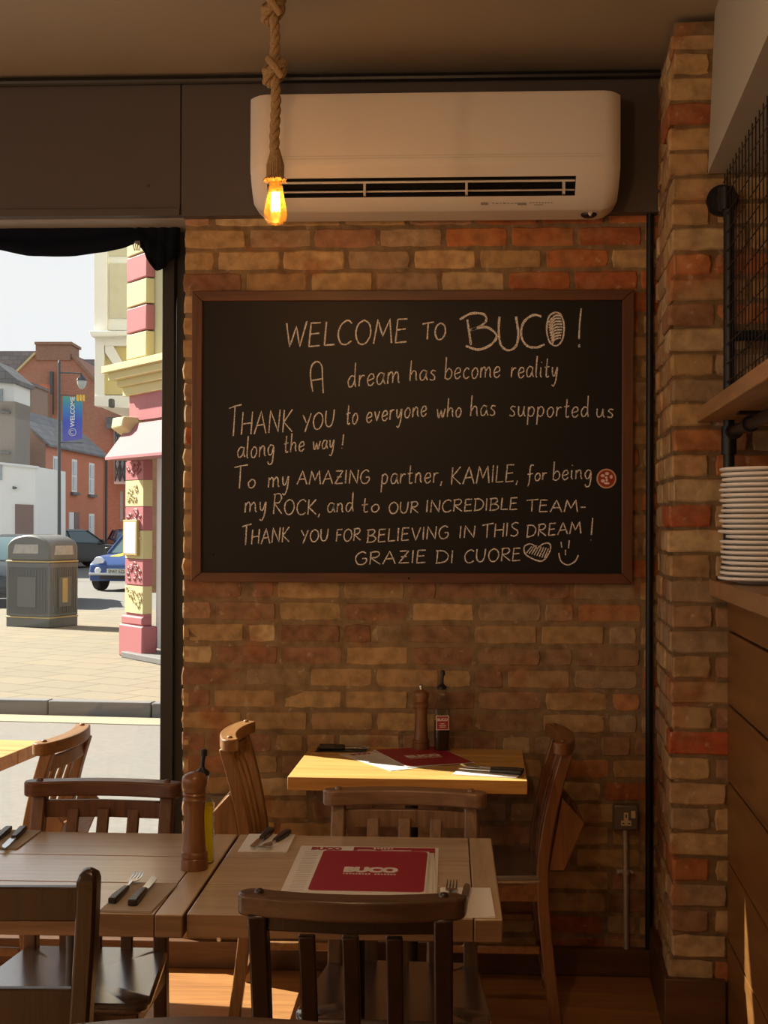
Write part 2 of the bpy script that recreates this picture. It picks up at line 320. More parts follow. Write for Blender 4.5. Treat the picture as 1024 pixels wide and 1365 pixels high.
# ------------------------------------------------------------------ mesh builder
class MB:
    def __init__(s): s.v = []; s.f = []; s.m = []; s.tone = []
    def add(s, vs, fs, mi=0, tone=None):
        n = len(s.v); s.v += [tuple(v) for v in vs]
        s.f += [tuple(i+n for i in f) for f in fs]; s.m += [mi]*len(fs); s.tone += [tone]*len(fs)
        return s
    def box(s, a, b, mi=0):
        (x0, y0, z0), (x1, y1, z1) = a, b
        return s.add([(x0,y0,z0),(x1,y0,z0),(x1,y1,z0),(x0,y1,z0),(x0,y0,z1),(x1,y0,z1),(x1,y1,z1),(x0,y1,z1)],
              [(0,3,2,1),(4,5,6,7),(0,1,5,4),(1,2,6,5),(2,3,7,6),(3,0,4,7)], mi)
    def hexa(s, p, mi=0):     # 8 points: bottom ring, top ring
        return s.add(p, [(0,3,2,1),(4,5,6,7),(0,1,5,4),(1,2,6,5),(2,3,7,6),(3,0,4,7)], mi)
    def prism(s, poly, ext, mi=0):   # polygon of 3d points pushed along vector ext
        n = len(poly); e = Vector(ext); a = [Vector(p) for p in poly]
        return s.add(a+[p+e for p in a], [tuple(range(n))[::-1], tuple(range(n, 2*n))]+[(i,(i+1)%n,n+(i+1)%n,n+i) for i in range(n)], mi)
    def tube(s, pts, r, n=10, mi=0, cap=True, rect=None):
        pts = [Vector(p) for p in pts]; k = len(pts)
        rs = r if isinstance(r, (list, tuple)) else [r]*k
        vs = []; ref = None
        for i, p in enumerate(pts):
            t = (pts[min(i+1,k-1)]-pts[max(i-1,0)]).normalized()
            if ref is None:
                ref = Vector((1,0,0)) if abs(t.x) < 0.8 else Vector((0,1,0))
            a = (ref - t*ref.dot(t)).normalized(); ref = a; bb = t.cross(a)
            if rect:
                hx, hy = rect[0]/2*rs[i], rect[1]/2*rs[i]
                for sx, sy in ((-1,-1),(1,-1),(1,1),(-1,1)): vs.append(p+a*hx*sx+bb*hy*sy)
            else:
                for j in range(n):
                    q = 2*PI*j/n; vs.append(p+a*rs[i]*math.cos(q)+bb*rs[i]*math.sin(q))
        if rect: n = 4
        fs = [(i*n+j, i*n+(j+1)%n, (i+1)*n+(j+1)%n, (i+1)*n+j) for i in range(k-1) for j in range(n)]
        if cap: fs += [tuple(range(n))[::-1], tuple(range((k-1)*n, k*n))]
        return s.add(vs, fs, mi)
    def lathe(s, prof, at=(0,0,0), n=24, mi=0, axis='Z', capb=True, capt=True, sq=0):
        at = Vector(at); vs = []
        for (r, z) in prof:
            for j in range(n):
                q = 2*PI*j/n; c, d = math.cos(q), math.sin(q)
                if sq:
                    e = (abs(c)**sq+abs(d)**sq)**(-1.0/sq); c *= e; d *= e
                if axis == 'Z': vs.append(at+Vector((r*c, r*d, z)))
                elif axis == 'Y': vs.append(at+Vector((r*c, z, r*d)))
                else: vs.append(at+Vector((z, r*c, r*d)))
        k = len(prof)
        fs = [(i*n+j, i*n+(j+1)%n, (i+1)*n+(j+1)%n, (i+1)*n+j) for i in range(k-1) for j in range(n)]
        if capb: fs.append(tuple(range(n))[::-1])
        if capt: fs.append(tuple(range((k-1)*n, k*n)))
        return s.add(vs, fs, mi)
    def build(s, name, mat, parent=None, bevel=0, smooth=True, seg=2, angle=35, loc=None):
        me = bpy.data.meshes.new(name); me.from_pydata(s.v, [], s.f)
        mats = mat if isinstance(mat, (list, tuple)) else [mat]
        for q in mats: me.materials.append(q)
        me.polygons.foreach_set('material_index', s.m)
        if any(t is not None for t in s.tone):
            ca = me.color_attributes.new('tone', 'FLOAT_COLOR', 'CORNER')
            for p, t in zip(me.polygons, s.tone):
                for li in p.loop_indices: ca.data[li].color = c4(t or (0.25, 0.18, 0.11))
        bm = bmesh.new(); bm.from_mesh(me); bmesh.ops.recalc_face_normals(bm, faces=bm.faces); bm.to_mesh(me); bm.free()
        if smooth:
            me.polygons.foreach_set('use_smooth', [True]*len(me.polygons)); me.set_sharp_from_angle(angle=R(angle))
        o = bpy.data.objects.new(name, me); C.objects.link(o)
        if parent is not None: o.parent = parent
        if loc is not None: o.location = loc
        if bevel:
            bv = o.modifiers.new('bevel', 'BEVEL'); bv.width = bevel; bv.segments = seg; bv.limit_method = 'ANGLE'; bv.angle_limit = R(40)
        me.update()
        return o
def tag(o, label, cat, group=None):
    o['label'] = label; o['category'] = cat
    if group: o['group'] = group
    return o
def thing(name, label, cat, loc=(0,0,0), rz=0, group=None):
    o = bpy.data.objects.new(name, None); o.empty_display_size = 0.05; C.objects.link(o)
    o.location = loc; o.rotation_euler = (0, 0, rz)
    return tag(o, label, cat, group)
def struct(o): o['kind'] = 'structure'; return o
def dup(root, loc, rz, label, group=None):
    r = root.copy(); C.objects.link(r); r.location = loc; r.rotation_euler = (0, 0, rz); r['label'] = label
    if group: r['group'] = group
    for ch in list(root.children):
        c = ch.copy(); C.objects.link(c); c.parent = r
        for g in list(ch.children):
            d = g.copy(); C.objects.link(d); d.parent = c
    return r
def text_mesh(body, size, bold=0.0, shear=0.0):
    """letters as a flat mesh: list of verts (x, y) and faces, centred on the origin"""
    cu = bpy.data.curves.new('lettering', 'FONT'); cu.body = body; cu.size = size; cu.offset = bold; cu.shear = shear
    cu.align_x = 'CENTER'; cu.align_y = 'CENTER'; cu.resolution_u = 3
    ob = bpy.data.objects.new('lettering', cu); C.objects.link(ob)
    bpy.context.view_layer.update()
    dg = bpy.context.evaluated_depsgraph_get(); me = ob.evaluated_get(dg).to_mesh()
    vs = [v.co.copy() for v in me.vertices]; fs = [tuple(p.vertices) for p in me.polygons]
    ob.evaluated_get(dg).to_mesh_clear(); bpy.data.objects.remove(ob); bpy.data.curves.remove(cu)
    return vs, fs
def add_text(mb, body, size, o, ex, ey, bold=0.0, stretch=1.0, mi=0):
    vs, fs = text_mesh(body, size, bold); o = Vector(o); ex = Vector(ex); ey = Vector(ey)
    mb.add([o+ex*v.x*stretch+ey*v.y for v in vs], fs, mi)
def smooth_path(pts, sub=6, closed=False):
    n = len(pts)
    if n < 3: return pts
    out = []
    rng = n if closed else n-1
    for i in range(rng):
        p1, p2 = pts[i % n], pts[(i+1) % n]
        p0 = pts[(i-1) % n] if closed or i > 0 else p1
        p3 = pts[(i+2) % n] if closed or i+2 < n else p2
        for k in range(sub):
            t = k/sub
            out.append(tuple(0.5*((2*b)+(-a+c)*t+(2*a-5*b+4*c-d)*t*t+(-a+3*b-3*c+d)*t**3) for a, b, c, d in zip(p0, p1, p2, p3)))
    out.append(tuple(pts[0] if closed else pts[-1]))
    return out

# ------------------------------------------------------------------ room shell
ZC = 3.06
XL = -0.918                         # left end of the brick wall (edge of the window opening)
struct(MB().box((-3.75, -8.1, -0.12), (2.6, 0.29, 0.0)).build('floor', MT['floor'], smooth=False))
struct(MB().box((-3.75, -8.1, ZC), (2.6, 0.29, ZC+0.15)).build('ceiling', MT['ceiling'], smooth=False))
struct(MB().box((-3.75, -8.1, 0), (2.6, -8.0, ZC)).build('wall_rear', MT['room'], smooth=False))
struct(MB().box((2.45, -8.0, 0), (2.6, 0.28, ZC)).build('wall_right', MT['room'], smooth=False))
lw = MB()
lw.box((-3.75, -8.0, 0), (-3.6, 0.28, 0.55)); lw.box((-3.75, -8.0, 2.5), (-3.6, 0.28, ZC))
for a, b_ in ((-8.0, -7.4), (-5.2, -4.9), (-2.8, -2.5), (-0.35, 0.28)): lw.box((-3.75, a, 0.55), (-3.6, b_, 2.5))
struct(lw.build('wall_left', MT['room'], smooth=False))
for k, (a, b_) in enumerate(((-7.4, -5.2), (-4.9, -2.8), (-2.5, -0.35))):  # unseen side windows, added to let in more daylight
    wi = bpy.data.objects.new('window_%d' % (k+2), None); C.objects.link(wi); struct(wi)
    f = MB()
    for q in ((a, a+0.06), (b_-0.06, b_)): f.box((-3.71, q[0], 0.55), (-3.64, q[1], 2.5))
    f.box((-3.71, a+0.06, 0.55), (-3.64, b_-0.06, 0.62)); f.box((-3.71, a+0.06, 2.43), (-3.64, b_-0.06, 2.5))
    f.build('window_frame', MT['frame_black'], wi)
    MB().box((-3.68, a+0.06, 0.62), (-3.672, b_-0.06, 2.43)).build('pane', MT['glass'], wi, smooth=False)

# ---- bricks: one mesh per wall, every brick its own jittered block with its own fired colour
TAN = [(0.48, 0.335, 0.17), (0.44, 0.295, 0.14), (0.52, 0.39, 0.22), (0.42, 0.275, 0.14), (0.47, 0.315, 0.155), (0.37, 0.265, 0.165)]
REDS = [(0.40, 0.14, 0.055), (0.44, 0.17, 0.065), (0.36, 0.12, 0.05), (0.46, 0.21, 0.09)]
BRN = [(0.31, 0.165, 0.10), (0.27, 0.14, 0.085), (0.34, 0.20, 0.12), (0.36, 0.22, 0.13)]
def brick(mb, O, u, n, u0, u1, z0, z1, proud, depth, tone, jit=0.0024):
    O, u, n = Vector(O), Vector(u), Vector(n); zz = Vector((0, 0, 1))
    rnd = random.uniform
    L = u1-u0; k = max(2, int(L/0.035)); out = []
    cr = 0.0035
    for i in range(k+1):
        out.append((u0+L*i/k, z0, (0 if 0 < i < k else cr)))
    for zt in (0.5,): out.append((u1, z0+(z1-z0)*zt, 0))
    for i in range(k, -1, -1): out.append((u0+L*i/k, z1, (0 if 0 < i < k else cr)))
    out.append((u0, z0+(z1-z0)*0.5, 0))
    cu, cz = (u0+u1)/2, (z0+z1)/2
    ring = []
    for (a, b_, c) in out:
        a += rnd(-jit, jit) + (c if a < cu else -c)*(1 if c else 0); b_ += rnd(-jit, jit) + (c if b_ < cz else -c)*(0.6 if c else 0)
        ring.append((a, b_))
    N = len(ring)
    def P(a, b_, d): return O+u*a+zz*b_+n*d
    ins = 0.005
    vs = [P(a, b_, -depth) for a, b_ in ring] + [P(a, b_, proud-0.005) for a, b_ in ring]
    tilt = rnd(-0.002, 0.002)
    for a, b_ in ring:
        sa = ins if a < cu else -ins; sb = ins if b_ < cz else -ins
        vs.append(P(a+sa, b_+sb, proud+tilt*(a-cu)/L*2+rnd(-0.0008, 0.0008)))
    fs = [(i, (i+1) % N, N+(i+1) % N, N+i) for i in range(N)] + [(N+i, N+(i+1) % N, 2*N+(i+1) % N, 2*N+i) for i in range(N)] + [tuple(range(2*N, 3*N))]
    mb.add(vs, fs, 0, tone)
CH = 0.0757
mb = MB(); worn = MB()
Z0W = 0.055
rows = int((2.66-Z0W)/CH)
for r in range(rows):
    z0 = Z0W+r*CH; off = (r % 2)*0.115 + random.uniform(-0.02, 0.02)
    x = XL + (0.0 if r % 2 == 0 else -0.115) + random.uniform(-0.01, 0.01)
    first = True
    while x < 0.80:
        L = random.choice([0.228, 0.228, 0.228, 0.222, 0.11]) if z0 < 1.4 else 0.226
        a, b_ = max(x, XL+random.uniform(-0.003, 0.003)), min(x+L-0.011, 0.80)
        x += L
        if b_-a < 0.035: continue
        cx = (a+b_)/2; q = random.random()
        if z0 > 2.15:
            if cx > 0.02+random.uniform(-0.05, 0.05): pal = REDS if q < 0.72 else TAN
            else: pal = TAN if q < 0.78 else BRN
            tgt, proud = mb, random.uniform(0.0085, 0.012)
        elif z0 > 1.33:
            pal = TAN if q < 0.55 else (REDS if q < 0.8 else BRN); tgt, proud = mb, random.uniform(0.0085, 0.0115)
        elif cx > 0.42:
            pal = TAN if q < 0.6 else (BRN if q < 0.8 else REDS); tgt, proud = worn, random.uniform(0.0075, 0.0105)
        else:
            pal = BRN if q < 0.5 else TAN; tgt, proud = worn, random.uniform(0.0068, 0.0092)
        t = random.choice(pal); s = random.uniform(0.82, 1.1)*(1.22 if z0 > 2.15 else 1.0)
        brick(tgt, (0, 0.012, 0), (1, 0, 0), (0, -1, 0), a, b_, z0, z0+CH-0.011, proud, 0.02, tuple(c*s for c in t))
wall = MB(); wall.box((XL+0.005, 0.0062, 0), (1.9, 0.28, ZC))
wall.tone = [(0.25, 0.175, 0.10)]*len(wall.f)
wb = wall.build('wall_back', MT['mortar'], smooth=False); struct(wb)
mb.build('brickwork', MT['brick'], wb, angle=30)
worn.build('worn_brickwork', MT['brick_worn'], wb, angle=30)
# brick ends in the window reveal
rv = MB()
for r in range(rows):
    z0 = Z0W+r*CH
    brick(rv, (XL+0.014, 0, 0), (0, -1, 0), (-1, 0, 0), -0.17, -0.004, z0, z0+CH-0.011, random.uniform(0.010, 0.013), 0.01, random.choice(TAN), 0.0025)
rv.build('reveal_brickwork', MT['brick'], wb, angle=30)

# ---- right-hand group frame (pilaster, counter and shelves stand a few degrees off square)
GO = onY(895, 760, -0.52); GO.z = 0
AL = math.atan((710-598)/FPX)
GX, GY = Vector((math.cos(AL), -math.sin(AL), 0)), Vector((math.sin(AL), math.cos(AL), 0))
def G(lx, ly, z): return GO+GX*lx+GY*ly+Vector((0, 0, z))
pil = MB()
pil.prism([G(0.0085, 0.0075, 0.10), G(1.3, 0.0075, 0.10), G(1.3, 0.58, 0.10), G(0.0085, 0.50, 0.10)], (0, 0, ZC-0.12))
pil.tone = [(0.20, 0.135, 0.072)]*len(pil.f)
pl = pil.build('wall_pilaster', MT['mortar'], smooth=False); struct(pl)
pb = MB(); tones = []
prow = int((2.985-0.155)/CH)
for r in range(prow+1):
    z0 = 0.155+r*CH; z1 = min(z0+CH-0.010, 3.0)
    jx = random.uniform(-0.007, 0.007)+0.006*math.sin(r*0.7)
    q = random.random(); pal = TAN if q < 0.72 else (REDS if q < 0.88 else BRN)
    tn = random.choice(pal); s = random.uniform(0.82, 1.05); tn = tuple(c*s for c in tn)
    if r in (9, 18): tn = (0.42, 0.10, 0.04)
    if r % 2 == 0:
        brick(pb, G(0, 0.012, 0), GX, -GY, jx, 0.118+random.uniform(-0.01, 0.01), z0, z1, 0.012, 0.0, tn); x = 0.13
        side = 0.112
    else:
        L = random.choice([0.222, 0.165, 0.225]); brick(pb, G(0, 0.012, 0), GX, -GY, jx, L, z0, z1, 0.012, 0.0, tn); x = L+0.011
        side = 0.05
    while x < 1.2:
        L = 0.225; t2 = random.choice(TAN+BRN+REDS[:2]); brick(pb, G(0, 0.012, 0), GX, -GY, x, x+L-0.011, z0, z1, random.uniform(0.006, 0.012), 0.01, t2); x += L
    # left face: the corner brick's end, then whole bricks running back to the wall
    y = 0.0
    brick(pb, G(0.012, 0, 0), GY, -GX, 0.0, (0.105 if r % 2 else 0.218), z0, z1, 0.012-jx, 0.0, tn); y = 0.115 if r % 2 else 0.228
    while y < 0.52:
        L = 0.226; e = min(y+L-0.011, 0.53)
        if e-y > 0.03:
            t2 = random.choice(TAN+TAN+BRN); brick(pb, G(0.012, 0, 0), GY, -GX, y, e, z0, z1, 0.010-random.uniform(-0.004, 0.006), 0.01, t2)
        y += L
pb.build('brickwork', MT['brick'], pl, angle=30)
# skirtings
struct(MB().box((-3.55, -0.028, 0), (GO.x+0.03, 0.010, 0.092)).build('baseboard_back', MT['skirting'], bevel=0.004))
sk = MB(); sk.prism([G(-0.02, -0.022, 0), G(0.16, -0.022, 0), G(0.16, 0.02, 0), G(0.01, 0.02, 0), G(0.01, 0.50, 0), G(-0.02, 0.50, 0)], (0, 0, 0.172))
struct(sk.build('baseboard_pilaster', MT['skirting'], bevel=0.004))
# header boxing above window and brick wall
zb = onY(500, 284, -0.05).z
xr = onY(880, 200, -0.05).x
xs = onY(242, 200, -0.05).x
hd = MB(); hd.box((-3.6, -0.05, zb), (xs-0.004, 0.008, ZC)); hd.box((xs, -0.05, zb-0.004), (xr, 0.008, ZC))
hd.box((-3.6, -0.058, zb-0.004), (xs-0.004, -0.05, zb+0.022)); hd.box((xs-0.004, -0.044, zb), (xs, 0.0, ZC))
for sx, sy in ((197, 248), (117, 106)):
    p = onY(sx, sy, -0.05); hd.lathe([(0.006, 0.0), (0.005, -0.006)], (p.x, -0.05, p.z), 10, axis='Y')
h = struct(hd.build('wall_header', MT['header'], bevel=0.002))
cb = MB(); cb.tube([(-3.6, -0.066, ZC-0.022), (xr, -0.066, ZC-0.022)], 0.014, 10)
struct(cb.build('trim_1', MT['black']))
# splayed plaster beam above the counter
bm_ = MB()
p0 = GO+GX*0.105; bd = Vector((math.sin(AL+R(1.0)), math.cos(AL+R(1.0)), 0)); bx = Vector((bd.y, -bd.x, 0))
zs = 2.575
poly = [p0+Vector((0, 0, zs)), p0+bx*0.62+Vector((0, 0, zs)), p0+bx*0.62+Vector((0, 0, ZC)), p0+bx*0.02+Vector((0, 0, ZC))]
poly = [p+bd*(-0.012) for p in poly]
bm_.prism(poly, bd*-4.4)
bo = struct(bm_.build('trim_2', MT['plaster'], smooth=False))
bo['label'] = 'plastered beam'
# window opening: head board, post, glass, sill board
WY = 0.17
hb = MB(); hb.box((-3.6, 0.0, zb-0.004), (XL+0.012, 0.28, zb+0.02)); hb.box((-3.6, 0.02, zb+0.02), (XL+0.012, 0.28, ZC))
struct(hb.build('wall_window_head', MT['grey_head'], smooth=False))
win = bpy.data.objects.new('window_1', None); C.objects.link(win); struct(win)
xa, xb = onY(215.5, 700, 0.18).x, XL+0.004
MB().box((xa, 0.17, 0.09), (xa+0.045, 0.27, zb)).box((xa+0.045, 0.20, 0.09), (xb+0.02, 0.27, zb)).build('post', MT['frame_black'], win, bevel=0.003)
MB().box((-3.6, 0.17, 0.09), (-3.52, 0.27, zb)).build('post', MT['frame_black'], win, bevel=0.003)
MB().box((-3.52, 0.17, 0.09), (xa, 0.27, 0.15)).build('sill', MT['frame_black'], win, bevel=0.003)
MB().box((-3.52, 0.17, zb-0.022), (xa, 0.27, zb-0.004)).build('head', MT['frame_black'], win, bevel=0.003)
MB().box((-3.52, 0.218, 0.15), (xa, 0.226, zb-0.022)).build('pane', MT['glass'], win, smooth=False)
struct(MB().box((-3.6, 0.0, 0), (XL, 0.28, 0.09)).build('wall_sill', MT['skirting'], smooth=False))

# black fabric blind swagged across the window head
YB = 0.13
bl = MB(); cols = 70; rws = 14
zt = onY(100, 301, YB).z
keys = [(-900, 300), (-300, 318), (-80, 322), (0, 333), (40, 341), (70, 342.5), (100, 341), (140, 337), (165, 331), (182, 324), (190, 332), (198, 348), (206, 360), (214, 364), (219, 358), (230, 345), (243, 335)]
def kint(x):
    for (a, ya), (b_, yb) in zip(keys, keys[1:]):
        if a <= x <= b_:
            t = (x-a)/(b_-a); return ya+(yb-ya)*t
    return keys[-1][1]
x_l, x_r = -420.0, 240.0; vs = []
for i in range(cols+1):
    t = i/cols; px = x_l+(x_r-x_l)*(1-(1-t)**1.7)
    py = kint(px); b0 = onY(px, py, YB); ztop = zt+0.03
    for j in range(rws+1):
        s = j/rws; z = ztop+(b0.z-ztop)*s
        fold = 0.010*math.sin(s*13+0.012*px)*s + 0.006*math.sin(px*0.09+s*5)*s
        if px > 178: fold += 0.014*math.sin((px-178)*0.42+s*2.2)*(0.3+0.7*s)
        vs.append((b0.x, YB+fold-0.012*s, z))
bl.add(vs, [(i*(rws+1)+j, (i+1)*(rws+1)+j, (i+1)*(rws+1)+j+1, i*(rws+1)+j+1) for i in range(cols) for j in range(rws)])
bo = bl.build('window_blind', MT['fabric'], angle=180)
sm = bo.modifiers.new('thickness', 'SOLIDIFY'); sm.thickness = 0.004
tag(bo, 'black fabric blind swagged and tied up across the top of the street window', 'blind')
k = onY(183, 327, YB-0.02); tie = MB()
for q in range(4): tie.tube([(k.x-0.008+0.006*q, k.y-0.004, k.z-0.02), (k.x-0.012+0.008*q, k.y-0.012, k.z), (k.x-0.004+0.004*q, k.y-0.004, k.z+0.014)], 0.0022, 6)
tie.build('tie_cord', MT['galv'], bo)

# ------------------------------------------------------------------ air conditioner
ax0, ax1 = onY(333, 200, -0.27).x, onY(828, 200, -0.27).x
YF = -0.285
zt_ = onY(500, 122, YF).z; zl = onY(500, 226, YF).z; zbm = onY(500, 281, -0.19).z
vt0 = onY(500, 237, -0.268).z; vb0 = onY(500, 263, -0.228).z
YBK = -0.052
prof = [(YBK, zt_-0.004), (YF+0.02, zt_), (YF+0.005, zt_-0.004), (YF, zt_-0.018), (YF, zl+0.022), (YF+0.004, zl+0.006), (YF+0.014, zl-0.008), (-0.268, vt0), (-0.228, vb0), (-0.190, zbm), (-0.175, zbm-0.002), (YBK, zbm-0.002)]
vx0, vx1 = onY(357, 250, -0.24).x, onY(767, 250, -0.24).x
xsn = [0.0, 0.006, 0.016, 0.032, 0.055]
st = [ax0+q for q in xsn]+[vx0, vx1]+[ax1-q for q in reversed(xsn)]
st = sorted(st)
bd_ = MB(); n = len(prof); vs = []
zc_ = (zl+zbm)/2
for x in st:
    e = min(x-ax0, ax1-x); k = max(0, 1-e/0.055); k = k*k
    for (y, z) in prof:
        yy = YBK+(y-YBK)*(1-0.13*k)
        low = 1 if z < zl else 0
        zz = z + (0.03*k*max(0, (zl-z)/(zl-zbm))*(1 if y < -0.06 else 1)) if low else z-0.006*k
        vs.append((x, yy, zz))
fs = []
iv0 = st.index(vx0)
for i in range(len(st)-1):
    for j in range(n-1):
        if j == 7 and i == iv0: continue
        fs.append((i*n+j, i*n+j+1, (i+1)*n+j+1, (i+1)*n+j))
    fs.append((i*n+n-1, i*n, (i+1)*n, (i+1)*n+n-1))
fs.append(tuple(range(n))); fs.append(tuple(range((len(st)-1)*n, len(st)*n)))
bd_.add(vs, fs)
a, b_ = (-0.268, vt0), (-0.228, vb0)
nn = Vector((0, b_[0]-a[0], b_[1]-a[1])).normalized(); inn = Vector((0, -nn.z, nn.y)); inn = inn if inn.y > 0 else -inn
A0, A1, B0, B1 = Vector((vx0, *a)), Vector((vx1, *a)), Vector((vx0, *b_)), Vector((vx1, *b_))
dp = inn*0.075
bd_.add([A0, A1, B1, B0, A0+dp, A1+dp, B1+dp, B0+dp], [(0,1,5,4), (1,2,6,5), (2,3,7,6), (3,0,4,7), (4,5,6,7)], 1)
ac = thing('air_conditioner', 'long white wall-mounted air conditioner above the blackboard', 'air conditioner')
bd_.build('casing', [MT['ac'], MT['vent']], ac, angle=40)
for yv, tk in ((245, 0.0075), (257.5, 0.0055)):
    t = (yv-237)/26; c0 = A0.lerp(B0, t)+inn*0.012; c1 = A1.lerp(B1, t)+inn*0.012
    lv = MB(); d2 = (inn*0.9+nn*0.3).normalized()*0.03
    lv.hexa([c0-nn*tk/2, c1-nn*tk/2, c1-nn*tk/2+d2, c0-nn*tk/2+d2, c0+nn*tk/2, c1+nn*tk/2, c1+nn*tk/2+d2, c0+nn*tk/2+d2])
    lv.build('louvre', MT['ac'], ac, bevel=0.0015)
for px in (486, 622, 752): 
    br = MB(); x = onY(px, 250, -0.24).x; c = A0.lerp(B0, 0.5); br.box((x-0.004, c.y+0.008, B0.z+0.004), (x+0.004, c.y+0.03, A0.z-0.004))
    br.build('vane_bracket', MT['ac_trim'], ac)
sl = MB()
for py in (207.5, 211): z = onY(500, py, YF).z; sl.box((ax0+0.06, YF-0.0012, z-0.001), (ax1-0.06, YF+0.003, z+0.001))
sl.build('panel_seam', MT['ac_trim'], ac)
pr = MB()
def onslope(px, py):        # point on the lower sloping lip
    d = ray(px, py); P0 = Vector((0, -0.228, vb0)); e = Vector((0, -0.190+0.228, zbm-vb0)); nrm = Vector((0, -e.z, e.y)).normalized()
    t = (P0-CAM).dot(nrm)/d.dot(nrm); return CAM+d*t + (nrm if nrm.y < 0 else -nrm)*0.0012
def slopequad(x0, x1, y0, y1): pr.add([onslope(x0, y0), onslope(x1, y0), onslope(x1, y1), onslope(x0, y1)], [(0, 1, 2, 3)])
slopequad(641, 651, 269.5, 273)
for a_ in range(9): slopequad(656+a_*5, 659.5+a_*5, 270+0.3*(a_ % 3), 271.2+0.4*(a_ % 2))
slopequad(690, 702, 270, 273.3)
for a_ in range(8): slopequad(706+a_*4, 708.6+a_*4, 269.3, 270.6); 
slopequad(712, 724, 272.2, 273.2)
pr.build('printed_marks', MT['greytext'], ac, smooth=False)
p = onY(785, 286, -0.13); p.z = zbm-0.004
dv = MB(); dv.lathe([(0.028, 0.012), (0.026, -0.004), (0.016, -0.010)], (p.x, p.y, p.z), 14)
dv.build('drain_outlet', MT['black'], ac)
MB().tube([(p.x-0.004, p.y-0.02, p.z+0.002), (p.x+0.002, p.y-0.024, p.z-0.006), (p.x+0.008, p.y-0.02, p.z+0.006)], 0.006, 8).build('drain_cap', MT['ac'], ac)

# ------------------------------------------------------------------ pendant lamp
LD = 3.75
lp = onD(367, 262, LD)
lamp = thing('pendant_lamp', 'knotted jute rope pendant with a glowing filament bulb in front of the air conditioner', 'lamp', (lp.x, lp.y, lp.z))
def L(px, py): return onD(px, py, LD)-lp
ztop = ZC-lp.z
path = [L(363, 4), L(365, 20), L(367, 50), L(366, 80), L(367, 100), L(368, 130), L(367, 160), L(366, 190), L(367, 206)]
p_top = path[0]
path = [Vector((p_top.x-0.003, p_top.y, ztop)), Vector((p_top.x-0.002, p_top.y, (ztop+p_top.z)/2))] + path
path = [Vector(q) for q in smooth_path([tuple(q) for q in path], 8)]
rp = MB()
def twisted(mb, path, rr, strands=3, sr=0.62, turns=70):
    acc = 0; ks = []
    for i, q in enumerate(path):
        if i: acc += (q-path[i-1]).length
        ks.append(acc)
    for s in range(strands):
        pts = []
        for i, q in enumerate(path):
            t = (path[min(i+1, len(path)-1)]-path[max(i-1, 0)]).normalized()
            a = (Vector((1, 0, 0))-t*t.x).normalized() if abs(t.x) < 0.9 else (Vector((0, 1, 0))-t*t.y).normalized(); b2 = t.cross(a)
            ph = ks[i]*turns+2*PI*s/strands
            pts.append(q+a*math.cos(ph)*rr*0.52+b2*math.sin(ph)*rr*0.52)
        mb.tube(pts, rr*sr, 7)
fine = []
for a_, b2 in zip(path, path[1:]):
    for k in range(3): fine.append(a_.lerp(b2, k/3))
fine.append(path[-1])
twisted(rp, fine, 0.0135)
rp.build('rope', MT['rope'], lamp, angle=60)
MB().lathe([(0.03, ztop-0.03), (0.045, ztop-0.012), (0.045, ztop)], (p_top.x-0.003, p_top.y, 0), 20).build('ceiling_rose', MT['rope'], lamp)
for (kx, ky) in ((364, 12), (366, 95)):
    kn = MB(); c = L(kx, ky)
    for s in range(2):
        pts = []
        for i in range(26):
            q = 2*PI*i/25*(1.0 if s == 0 else 1.0)
            if s == 0: pts.append(c+Vector((0.024*math.cos(q), 0.024*math.sin(q), 0.018*math.sin(q+0.6)+0.012)))
            else: pts.append(c+Vector((0.022*math.cos(q+1), 0.022*math.sin(q+1), -0.020*math.sin(q)-0.010)))
        twisted(kn, pts, 0.013)
    kn.tube([c+Vector((-0.016, -0.022, 0.03)), c+Vector((0.004, -0.034, 0.004)), c+Vector((0.024, -0.02, -0.024))], [0.010, 0.012, 0.009], 9)
    kn.build('knot', MT['rope'], lamp, angle=60)
zt2, zb2, zbb = L(367, 201).z, L(367, 238).z, L(367, 300).z
wr = MB(); H = zt2-zb2
wr.lathe([(0.012, zt2), (0.016, zt2-0.1*H), (0.0215, zt2-0.35*H), (0.024, zt2-0.6*H), (0.022, zb2+0.004), (0.027, zb2-0.002), (0.020, zb2-0.003)], (L(367, 220).x, L(367, 220).y, 0), 28)
for k in range(22):
    q = 2*PI*k/22+random.uniform(-.1, .1); e = random.uniform(0.003, 0.009); bx_ = L(367, 220)
    wr.tube([(bx_.x+0.013*math.cos(q), bx_.y+0.013*math.sin(q), zt2-0.05*H), (bx_.x+0.024*math.cos(q), bx_.y+0.024*math.sin(q), zt2-0.55*H), (bx_.x+0.023*math.cos(q), bx_.y+0.023*math.sin(q), zb2+0.006), (bx_.x+(0.026+e)*math.cos(q), bx_.y+(0.026+e)*math.sin(q), zb2-e)], 0.0024, 5)
wr.build('lamp_holder', MT['rope'], lamp, angle=60)
bx_ = L(367.5, 270); HB = zb2-zbb
def bulb_shell(mb, dr=0.0):
    mb.lathe([(0.0165-dr, zb2+0.002), (0.0175-dr, zb2-0.12*HB), (0.021-dr, zb2-0.25*HB), (0.026-dr, zb2-0.45*HB), (0.0315-dr, zb2-0.65*HB), (0.0335-dr, zb2-0.76*HB), (0.031-dr, zb2-0.87*HB), (0.022-dr, zb2-0.96*HB), (0.010-dr*.5, zb2-0.995*HB), (0.001, zb2-HB)], (bx_.x, bx_.y, 0), 28)
gb = MB(); bulb_shell(gb); gb.build('bulb', MT['bulbglass'], lamp, angle=80)
fl = MB()
